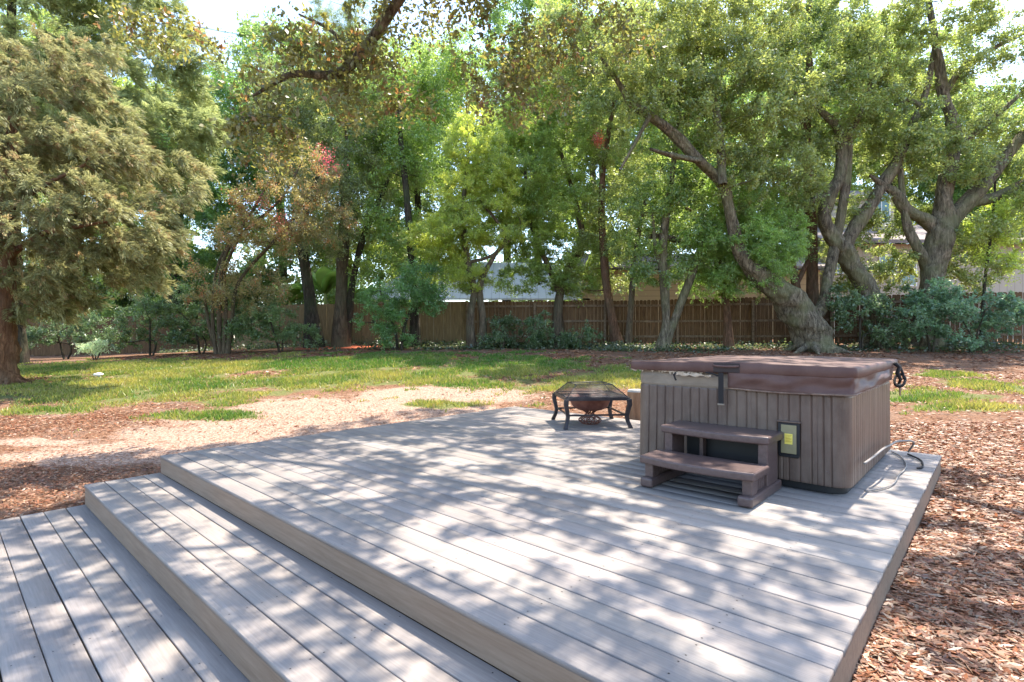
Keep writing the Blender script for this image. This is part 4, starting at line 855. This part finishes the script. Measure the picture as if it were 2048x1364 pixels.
def fire_pit():
    iron = noisy('dark_iron', (.035,.033,.038), (.075,.065,.065), 12, .45, metal=.5)
    rust = noisy('rusty_bowl', (.12,.045,.035), (.25,.11,.08), 8, .7, metal=.2)
    tile = noisy('slate_rim', (.09,.05,.04), (.3,.16,.1), 7, .3, spec=.6)
    t = empty('fire_pit', (1.03, 7.04, 0), math.radians(6), 'square iron fire pit with a mesh spark hood and curved legs', 'fire pit')
    H = .40; zt = .385
    def frame(m, ho, hi, z0, z1):
        for a in ((-ho,ho,-ho,-hi),(-ho,ho,hi,ho),(-ho,-hi,-hi,hi),(hi,ho,-hi,hi)): m.box(a[0],a[1],a[2],a[3],z0,z1)
        return m
    frame(MB(), H, .27, zt-.022, zt).build('table_rim', tile, t, .004)
    frame(MB(), H+.012, H+.002, zt-.034, zt+.004).build('rim_frame', iron, t, .002)
    for sx in (-1, 1):
        for sy in (-1, 1):
            c = Vector((sx, sy, 0))*(H-.0); d = Vector((sx, sy, 0)).normalized(); rings = []
            for z, o, w in ((.37,.0,.056),(.30,.008,.054),(.22,-.016,.05),(.15,-.034,.046),(.08,-.016,.046),(.03,.012,.048),(.0025,.024,.052)):
                p = c+d*o; s = w/2
                rings.append([(p.x+a*s, p.y+b*s, z) for a, b in ((-1,-1),(1,-1),(1,1),(-1,1))])
            MB().loft(rings).build('leg', iron, t, .004)
    e = H-.035
    for a, b in (((-e,-e),(e,-e)),((e,-e),(e,e)),((e,e),(-e,e)),((-e,e),(-e,-e))):
        MB().bar((a[0],a[1],.165),(b[0],b[1],.165), .016, .022).build('stretcher', iron, t)
    # bowl
    rings = []; n = 28
    for k in range(9):
        a = k/8*math.pi/2; rr = .27*max(math.cos(a),0)**.5+.02*(k == 0); z = zt-.02-.185*math.sin(a)
        rings.append([(max(rr,.01)*math.cos(q), max(rr,.01)*math.sin(q), z) for q in (2*math.pi*i/n for i in range(n))])
    m = MB(); m.loft(rings, cap=False); o = m.build('bowl', rust, t, smooth=True); sm = o.modifiers.new('solid','SOLIDIFY'); sm.thickness = .004
    # hood
    h0, h1, zh = .385, .235, zt+.15
    m = MB(); m.loft([[(x*h0,y*h0,zt+.006) for x, y in ((-1,-1),(1,-1),(1,1),(-1,1))],[(x*h1,y*h1,zh) for x, y in ((-1,-1),(1,-1),(1,1),(-1,1))]], cap=False)
    b = m.bm; b.verts.ensure_lookup_table(); b.faces.new([b.verts[i] for i in (4,5,6,7)])
    hood = m.build('spark_hood', mesh_screen_mat(), t)
    m = MB()
    cs = ((-1,-1),(1,-1),(1,1),(-1,1))
    for i in range(4):
        p, q = cs[i], cs[(i+1)%4]
        m.tube([(p[0]*h0,p[1]*h0,zt+.008),(q[0]*h0,q[1]*h0,zt+.008)], .006, 6); m.tube([(p[0]*h1,p[1]*h1,zh),(q[0]*h1,q[1]*h1,zh)], .006, 6)
        m.tube([(p[0]*h0,p[1]*h0,zt+.008),(p[0]*h1,p[1]*h1,zh)], .006, 6)
    m.build('hood_frame', iron, hood, smooth=True)
    m = MB(); m.tube([(0,0,zh),(0,0,zh+.008)], .012, 10); m.build('knob', iron, hood)
    # ornate cast stand under the bowl
    m = MB()
    for k in range(10):
        a = 2*math.pi*k/10
        for s in (-1, 1):
            m.tube([((.05+.025*math.sin(v*math.pi*2.2))*2.0*math.cos(a+s*v*1.6), (.05+.025*math.sin(v*math.pi*2.2))*2.0*math.sin(a+s*v*1.6), .01+v*.19) for v in (i/8 for i in range(9))], .006, 5)
    for z, rr in ((.012,.11),(.1,.09),(.19,.09)):
        m.tube([(rr*math.cos(k*.393), rr*math.sin(k*.393), z) for k in range(17)], .007, 5)
    m.build('ash_stand', rust, t, smooth=True)
fire_pit()

def log_and_rock():
    g = G(1268, 838); wood = noisy('cut_log', (.17,.09,.045), (.33,.2,.11), 5, .85, (3,3,.5), .5, .02); pale = noisy('weathered_end', (.2,.19,.17), (.33,.32,.29), 9, .8)
    t = empty('log_stump', (g.x+.04, g.y, g.z), 0, 'upright cut log with a pale top behind the hot tub', 'log')
    r = random.Random(3); n = 18; rings = []
    ph = [1+.06*r.uniform(-1,1) for _ in range(n)]
    for z, s in ((-.05,1.12),(.05,1.03),(.2,1),(.42,.98)):
        rings.append([(.15*s*ph[i]*math.cos(2*math.pi*i/n), .15*s*ph[i]*math.sin(2*math.pi*i/n), z) for i in range(n)])
    MB().loft(rings).build('log', wood, t)
    MB().loft([[(x*1.01,y*1.01,z) for x,y,z in [(p[0],p[1],.421) for p in rings[-1]]], [(x*.9,y*.9,.45) for x,y,z in rings[-1]]]).build('cut_face', pale, t)
    g = G(197, 754); bm = bmesh.new(); bmesh.ops.create_icosphere(bm, subdivisions=3, radius=.085)
    for v in bm.verts:
        k = 1+.14*math.sin(v.co.x*40+1)*math.cos(v.co.y*33)+.1*math.sin(v.co.z*50); v.co *= k; v.co.z *= .65; v.co.x *= 1.3
    me = bpy.data.meshes.new('rock'); bm.to_mesh(me); bm.free()
    o = link('rock', me, noisy('pale_stone', (.6,.58,.54), (.8,.78,.74), 9), None, True); o.location = (g.x, g.y, g.z+.05); tag(o, 'small white stone lying in the sunny grass', 'stone')
log_and_rock()

# ---------------------------------------------------------------- fences
FW = {}
FW['brown'] = noisy('weathered_brown_wood', (.05,.027,.012), (.175,.1,.046), 3.5, .9, (9,9,.6), .3)
FW['tan'] = noisy('weathered_tan_wood', (.12,.08,.038), (.26,.182,.088), 3.5, .9, (9,9,.6), .3)
FW['rail'] = noisy('weathered_rail_wood', (.09,.06,.035), (.22,.155,.095), 4, .9, (3,3,3), .3)
def fence(p0, p1, label, mat, rails=True, gapped=0, h=1.83, seed=0):
    r = random.Random(seed); a = Vector(p0); b = Vector(p1); L = (b-a).length; ang = math.atan2(b.y-a.y, b.x-a.x)
    z0 = float(GH(a.x, a.y)); t = empty('wooden_fence', (a.x, a.y, z0), ang, label, 'fence')
    def gz(x): return float(GH(a.x+(b.x-a.x)*x/L, a.y+(b.y-a.y)*x/L))-z0
    m = MB(); x = 0; sag = 0
    while x < L-.1:
        w = .138+r.uniform(-.004,.004); g = gz(x)+r.uniform(.02,.07); top = gz(x)+h+.05*math.sin(x*.35+seed)+r.uniform(-.012,.012)
        dy = r.uniform(-.005,.005); lean = r.uniform(-.008,.008)
        if r.random() < .9985:
            pts = [(x,g),(x+w,g),(x+w+lean,top-.035),(x+w-.03+lean,top),(x+.03+lean,top),(x+lean,top-.035)]
            m.loft([[(px, dy+.0, pz) for px, pz in pts], [(px, dy+.017, pz) for px, pz in pts]])
        x += w+(.004+r.uniform(0,.006) if r.random() > gapped else r.uniform(.015,.035))
    m.build('pickets', mat, t)
    if rails:
        for zz in (.35, .95, 1.58):
            m = MB(); n = max(2, int(L/2.4)); 
            for k in range(n):
                xa, xb = L*k/n+.003, L*(k+1)/n-.003; m.bar((xa,-.028,gz(xa)+zz),(xb,-.028,gz(xb)+zz+r.uniform(-.02,.02)), .04, .085)
            m.build('rail', FW['rail'], t)
        n = max(2, int(L/2.4))
        for k in range(n+1):
            xx = L*k/n; m = MB(); m.box(xx-.045,xx+.045,-.145,-.052,gz(xx)-.1,gz(xx)+1.72+r.uniform(-.05,.03)); m.build('post', FW['rail'], t, .006)
    return t
def fxy(px, d): return ((px-1024)/F*d, d)
def fences():
    A, B_, C_, D_, E_ = fxy(-260,25.5), fxy(470,25.2), fxy(560,23.4), fxy(935,22.2), fxy(1210,21.4)
    G_, H_ = fxy(1660,20.2), fxy(2300,18.6)
    def f(p, q, *a, **k): return fence((*p, 0), (*q, 0), *a, **k)
    f(A, B_, 'far left stretch of brown picket fence behind the shaded bushes', FW['brown'], rails=False, seed=1)
    f(B_, C_, 'short angled return of fence left of the leaning dark trunk', FW['tan'], rails=False, seed=2)
    f(C_, D_, 'tan smooth faced fence between the pine and the yellow camphor', FW['tan'], rails=False, seed=3)
    f(D_, E_, 'ivy hung brown fence below the white metal roof', FW['brown'], seed=4)
    f(E_, G_, 'brown fence with rails and posts showing below the tan shed wall', FW['brown'], seed=5, gapped=.06)
    f(G_, H_, 'gapped brown fence behind the blue green shrubs', FW['brown'], seed=6, gapped=.5)
fences()

# ---------------------------------------------------------------- houses beyond the fence
def houses():
    sid = M('tan_siding', (.5,.38,.22), .8); N, L, B = NT(sid)
    def siding(name, c1, c2, horiz=True):
        m = M(name, c1, .8); N, L, B = NT(m); tc = N.new('ShaderNodeTexCoord'); w = N.new('ShaderNodeTexWave'); w.wave_profile = 'SAW'
        w.bands_direction = 'Z' if horiz else 'X'; w.inputs['Scale'].default_value = 1.1 if horiz else .8; L.new(tc.outputs['Object'], w.inputs[0])
        r = ramp(m, w.outputs['Fac'], [(0, c1), (.85, c1), (1, c2)]); L.new(r.outputs[0], B.inputs['Base Color']); bump(m, w.outputs['Fac'], .4, .02); return m
    tan = siding('tan_lap_siding', (.42,.31,.185), (.25,.18,.11)); white = siding('cream_siding', (.42,.36,.28), (.3,.25,.2), False)
    roofm = noisy('pinkish_shingle', (.16,.13,.12), (.27,.23,.21), 14, .9, (1,4,1)); wroof = siding('white_metal_roof', (.6,.6,.62), (.42,.42,.44), False)
    trim = M('white_trim', (.75,.75,.72), .6); glass = M('teal_glass', (.06,.14,.12), .08, 0, .8)
    def window(t, x0, x1, z0, z1):
        m = MB(); w = .07
        m.box(x0-w,x1+w,-.05,-.004,z1,z1+w); m.box(x0-w,x1+w,-.05,-.004,z0-w,z0); m.box(x0-w,x0,-.05,-.004,z0,z1); m.box(x1,x1+w,-.05,-.004,z0,z1); m.box((x0+x1)/2-.02,(x0+x1)/2+.02,-.045,-.006,z0,z1)
        f = m.build('window', trim, t); g = MB(); g.box(x0+.001,(x0+x1)/2-.021,-.03,-.012,z0+.001,z1-.001); g.box((x0+x1)/2+.021,x1-.001,-.03,-.012,z0+.001,z1-.001); g.build('pane', glass, f)
    # low tan house
    d = 26.5; xa, xb = (1165-1024)/F*d, (1640-1024)/F*d; z0 = .7
    t = empty('shed', (xa, d, z0), 0, 'low tan sided building behind the middle right of the fence', 'building')
    Lx = xb-xa; hz = P(0,540,d).z-z0
    MB().box(0,Lx,0,5,0,hz).build('wall', tan, t)
    MB().loft([[(-.3,-.45,hz+.02),(Lx+.3,-.45,hz+.02),(Lx+.3,-.45,hz+.14),(-.3,-.45,hz+.14)],[(-.3,2.6,hz+1.1),(Lx+.3,2.6,hz+1.1),(Lx+.3,2.6,hz+1.22),(-.3,2.6,hz+1.22)],[(-.3,5.4,hz+.02),(Lx+.3,5.4,hz+.02),(Lx+.3,5.4,hz+.14),(-.3,5.4,hz+.14)]]).build('roof', roofm, t)
    window(t, P(1340,0,d).x-xa, P(1366,0,d).x-xa, P(0,558,d).z-z0, P(0,537,d).z-z0)
    # two storey house at right
    d = 27.5; xa, xb = (1650-1024)/F*d, (2130-1024)/F*d
    t = empty('house', (xa, d, z0), 0, 'cream two storey house with a pinkish roof seen through the right oaks', 'house')
    Lx = xb-xa; hz = P(0,488,d).z-z0
    MB().box(0,Lx,0,7,0,hz).build('wall', white, t)
    MB().loft([[(-.4,-.6,hz-.05),(Lx+.4,-.6,hz-.05),(Lx+.4,-.6,hz+.13),(-.4,-.6,hz+.13)],[(-.4,3.5,hz+1.6),(Lx+.4,3.5,hz+1.6),(Lx+.4,3.5,hz+1.75),(-.4,3.5,hz+1.75)]]).build('roof', roofm, t)
    u0, u1 = P(1700,0,d).x-xa, P(1850,0,d).x-xa; uz = P(0,405,d+3).z-z0
    MB().box(u0,u1,2.2,7,hz+.6,uz).build('upper_wall', white, t)
    MB().loft([[(u0-.3,1.9,uz),(u1+.3,1.9,uz),(u1+.3,1.9,uz+.12),(u0-.3,1.9,uz+.12)],[(u0-.3,4.6,uz+1),(u1+.3,4.6,uz+1),(u1+.3,4.6,uz+1.12),(u0-.3,4.6,uz+1.12)]]).build('roof', roofm, t)
    window(t, P(1664,0,d).x-xa, P(1684,0,d).x-xa, P(0,545,d).z-z0, P(0,515,d).z-z0)
    window(t, P(1760,0,d).x-xa, P(1790,0,d).x-xa, P(0,548,d).z-z0, P(0,512,d).z-z0)
    window(t, P(1802,0,d).x-xa, P(1830,0,d).x-xa, P(0,570,d).z-z0, P(0,525,d).z-z0)
    window(t, u0+1.2, u0+2.0, hz+1.1, uz-.3)
    # white metal roof
    d = 26.5; xa, xb = (715-1024)/F*d, (1180-1024)/F*d; z0 = .6
    t = empty('carport', (xa, d, z0), 0, 'low outbuilding with a white metal roof behind the middle of the fence', 'building')
    Lx = xb-xa; he = P(0,600,d).z-z0; hr = P(0,528,d+4).z-z0
    MB().box(.3,Lx-.3,.4,8,0,he-.05).build('wall', white, t)
    MB().loft([[(0,0,he),(Lx,0,he),(Lx,0,he+.08),(0,0,he+.08)],[(2.6,4,hr),(Lx-1.5,4,hr),(Lx-1.5,4,hr+.08),(2.6,4,hr+.08)]]).build('roof', wroof, t)
houses()

# banana plant over the fence
def banana():
    d = 26.0; mat = leaf_mat('banana_leaf', .5, .1)
    for lab, px, s, sd_ in (('banana plant with wide lime leaves over the fence left of the pine', 650, 1.15, 1), ('smaller banana plant partly hidden left of the leaning dark trunk', 580, .95, 2),('banana plant with wide lime leaves just right of the straight pine', 720, .95, 5)):
        r = random.Random(sd_); x = (px-1024)/F*d; z0 = .7; t = empty('banana_plant', (x, d, z0), 0, lab, 'plant')
        MB().tube([(0,0,-.1),(.05,0,1.2),(0,0,2.45*s)], [.14,.11,.07], 9).build('stem', noisy('banana_stem', (.2,.26,.08), (.3,.32,.12), 5), t, smooth=True)
        for k in range(11):
            a = r.uniform(0,6.28); L = r.uniform(1.7,2.5)*s; e = r.uniform(.75,1.35); n = 9; vs_ = []; cs = []
            for i in range(n+1):
                u = i/n; w = .36*s*math.sin(math.pi*min(1,u*1.02+.02))**.6; hor = L*(u*math.cos(e)); z = 2.3*s+L*(u*math.sin(e)-.5*u*u)
                c = Vector((math.cos(a)*hor, math.sin(a)*hor, z)); sd2 = Vector((-math.sin(a), math.cos(a), 0))*w
                vs_ += [tuple(c-sd2-Vector((0,0,w*.3))), tuple(c), tuple(c+sd2-Vector((0,0,w*.3)))]; q = r.uniform(.85,1.15); cs += [(.14*q,.27*q,.05*q),(.22*q,.34*q,.08*q),(.14*q,.27*q,.05*q)]
            Q = []
            for i in range(n):
                b = i*3; Q += [(b,b+1,b+4,b+3),(b+1,b+2,b+5,b+4)]
            link('leaf', arr_mesh('leaf', vs_, Q, np.array(cs)), mat, t, True)
banana()

# ---------------------------------------------------------------- ground cover: grass, litter, ivy
def on_deck(x, y, pad=.0):
    a, b = deck_ab(x, y); return (a > -pad) & (a < DX+pad) & (b > -3-pad) & (b < DY-.03+pad)
def grass():
    r = np.random.default_rng(5); parts = []
    n = 900000; x = r.uniform(-16, 14, n); y = r.uniform(5.5, 20, n)
    den = field(GRASS, x, y, 3); tuft = fbm(x, y, 4.0, 21, 3)
    p = np.clip((den*1.0+.02)+.8*tuft+.25*fbm(x, y, 9.0, 22, 2), 0, 1)*np.clip(1.2-.03*y, .4, 1)
    k = (r.uniform(0,1,n) < p) & ~on_deck(x, y, .03) & (np.abs(x/y*F) < 1060); x, y, den = x[k], y[k], den[k]; n = len(x); print('grass', n)
    z = GH(x, y); h = r.uniform(.035,.10,n)*(.65+.5*np.clip(den,0,1)); a = r.uniform(0,6.28,n); w = .006+.0007*y
    A = np.c_[x-np.cos(a)*w, y-np.sin(a)*w, z-.005]; B = np.c_[x+np.cos(a)*w, y+np.sin(a)*w, z-.005]
    T = np.c_[x+r.normal(size=n)*h*.45, y+r.normal(size=n)*h*.45, z+h]
    t = np.clip(.5+.5*fbm(x, y, 1.5, 9, 3)+r.normal(size=n)*.2, 0, 1)[:, None]
    col = np.array([.09,.16,.028])*(1-t)+np.array([.32,.31,.075])*t; t = np.clip(t-np.clip((y[:,None]-12.5)/5,0,.6)*(x[:,None] > -7), 0, 1); col = np.array([.08,.17,.025])*(1-t)+np.array([.37,.34,.08])*t; dead = r.uniform(0,1,(n,1)) < .07; col = np.where(dead, np.array([.33,.25,.12]), col); col *= r.uniform(.75,1.25,(n,1))  # far band coloured greener as shaded grass, the rest yellower as sunlit
    o = link('grass', arr_mesh('grass', *tri_arrays(A, B, T, col)), MAT['grass']); tag(o, 'patchy green lawn grass thinning out into sand', 'grass', kind='stuff')
grass()
def litter():
    r = np.random.default_rng(8); X = []; S = []
    def zone(n, x0, x1, y0, y1, Ls, f=None):
        x = r.uniform(x0, x1, n); y = r.uniform(y0, y1, n); k = ~on_deck(x, y, .004) & (np.abs(x/np.maximum(y,.1)*F) < 1150)
        if f is not None: k &= r.uniform(0,1,n) < f(x, y)
        x, y = x[k], y[k]; X.append(np.c_[x, y]); S.append(np.full(len(x), Ls))
    sandy = lambda x, y: np.clip(1.0-1.2*np.clip(field(SAND,x,y,4,.45,1.8)*1.2+.3,0,1), .16, 1)*np.clip(1-1.2*np.clip(field(GRASS,x,y,3)*2,0,1), .08, 1)
    zone(150000, 1.2, 4.2, 1.2, 3.6, .056, sandy)
    zone(170000, 1.5, 8, 3.2, 7.5, .056, sandy)
    zone(190000, -8, 0, 3.5, 9, .038, lambda x, y: sandy(x, y)*(.35+.5*(fbm(x,y,1.8,31,4)+.3)))
    zone(150000, -12, 14, 7.5, 13, .058, lambda x, y: sandy(x, y)*np.clip(.5+.6*fbm(x,y,1.2,33,4),.1,1))
    zone(70000, -14, 18, 12, 20, .11, lambda x, y: sandy(x, y)*np.clip(.45+.6*fbm(x,y,1.0,35,4),.1,1))
    X = np.vstack(X); S = np.concatenate(S)[:, None]; n = len(X); print('litter', n)
    z = GH(X[:,0], X[:,1])+r.uniform(.0,.022,n); C = np.c_[X, z]
    a = r.normal(2.6, 1.0, n); U = np.c_[np.cos(a), np.sin(a), r.normal(size=n)*.16]; nn = np.c_[r.normal(size=(n,2))*.42, np.ones(n)]
    Vv = np.cross(U, nn); Vv /= np.linalg.norm(Vv,axis=1,keepdims=True); sz = r.uniform(.4,1.5,(n,1)); tw = r.uniform(0,1,(n,1)) < .035; sz = np.where(tw, sz*2.2, sz); U = U*S*.5*sz; Vv = Vv*S*.5*sz*np.where(tw, .04, r.uniform(.16,.38,(n,1)))
    pal = .55*np.array([(.45,.2,.1),(.32,.12,.055),(.54,.31,.17),(.66,.46,.3),(.2,.085,.045),(.55,.2,.08),(.36,.26,.18)]); col = pal[r.choice(7, n, p=[.25,.2,.17,.07,.15,.08,.08])]*r.uniform(.8,1.2,(n,1))
    o = link('leaf_litter', arr_mesh('leaf_litter', *leaf_arrays(C, U, Vv, col)), MAT['dry']); tag(o, 'dry brown fallen leaves covering the ground round the deck', 'fallen leaves', kind='stuff')
litter()
def ivy():
    r = np.random.default_rng(12); n = 160000; x = r.uniform(-15, 18, n); y = r.uniform(16.5, 23, n)
    fy = np.interp(x, [-20,-11,-10,-1.9,3.9,12,22], [25,24.8,23.2,22.1,21.3,20.1,18.6]); dist = fy-y
    p = np.clip(1.15-dist/2.6+.7*fbm(x, y, .9, 44, 4), 0, 1)*(dist > .05)*(1-np.clip(field(MULCH,x,y,8,.2)*4,0,1))
    k = r.uniform(0,1,n) < p*.6; x, y = x[k], y[k]; n = len(x); print('ivy', n)
    z = GH(x, y)+np.abs(r.normal(size=n))*.07*(1+fbm(x,y,2,3,3)); C = np.c_[x, y, z]
    U = rsph(r, n); U[:,2] *= .5; Vv = np.cross(U, rsph(r, n)+np.array([0,0,.8])); Vv /= np.linalg.norm(Vv,axis=1,keepdims=True)+1e-6; s = r.uniform(.03,.06,(n,1))
    col = np.array([.035,.065,.025])+(np.array([.14,.18,.07])-np.array([.035,.065,.025]))*r.uniform(0,1,(n,1))**2
    o = link('ivy', arr_mesh('ivy', *leaf_arrays(C, U*s, Vv*s*.8, col)), MAT['leaf']); tag(o, 'low ivy creeping along the foot of the fence', 'ivy', kind='stuff')
ivy()
print('leaves', LEAVES_TOTAL)
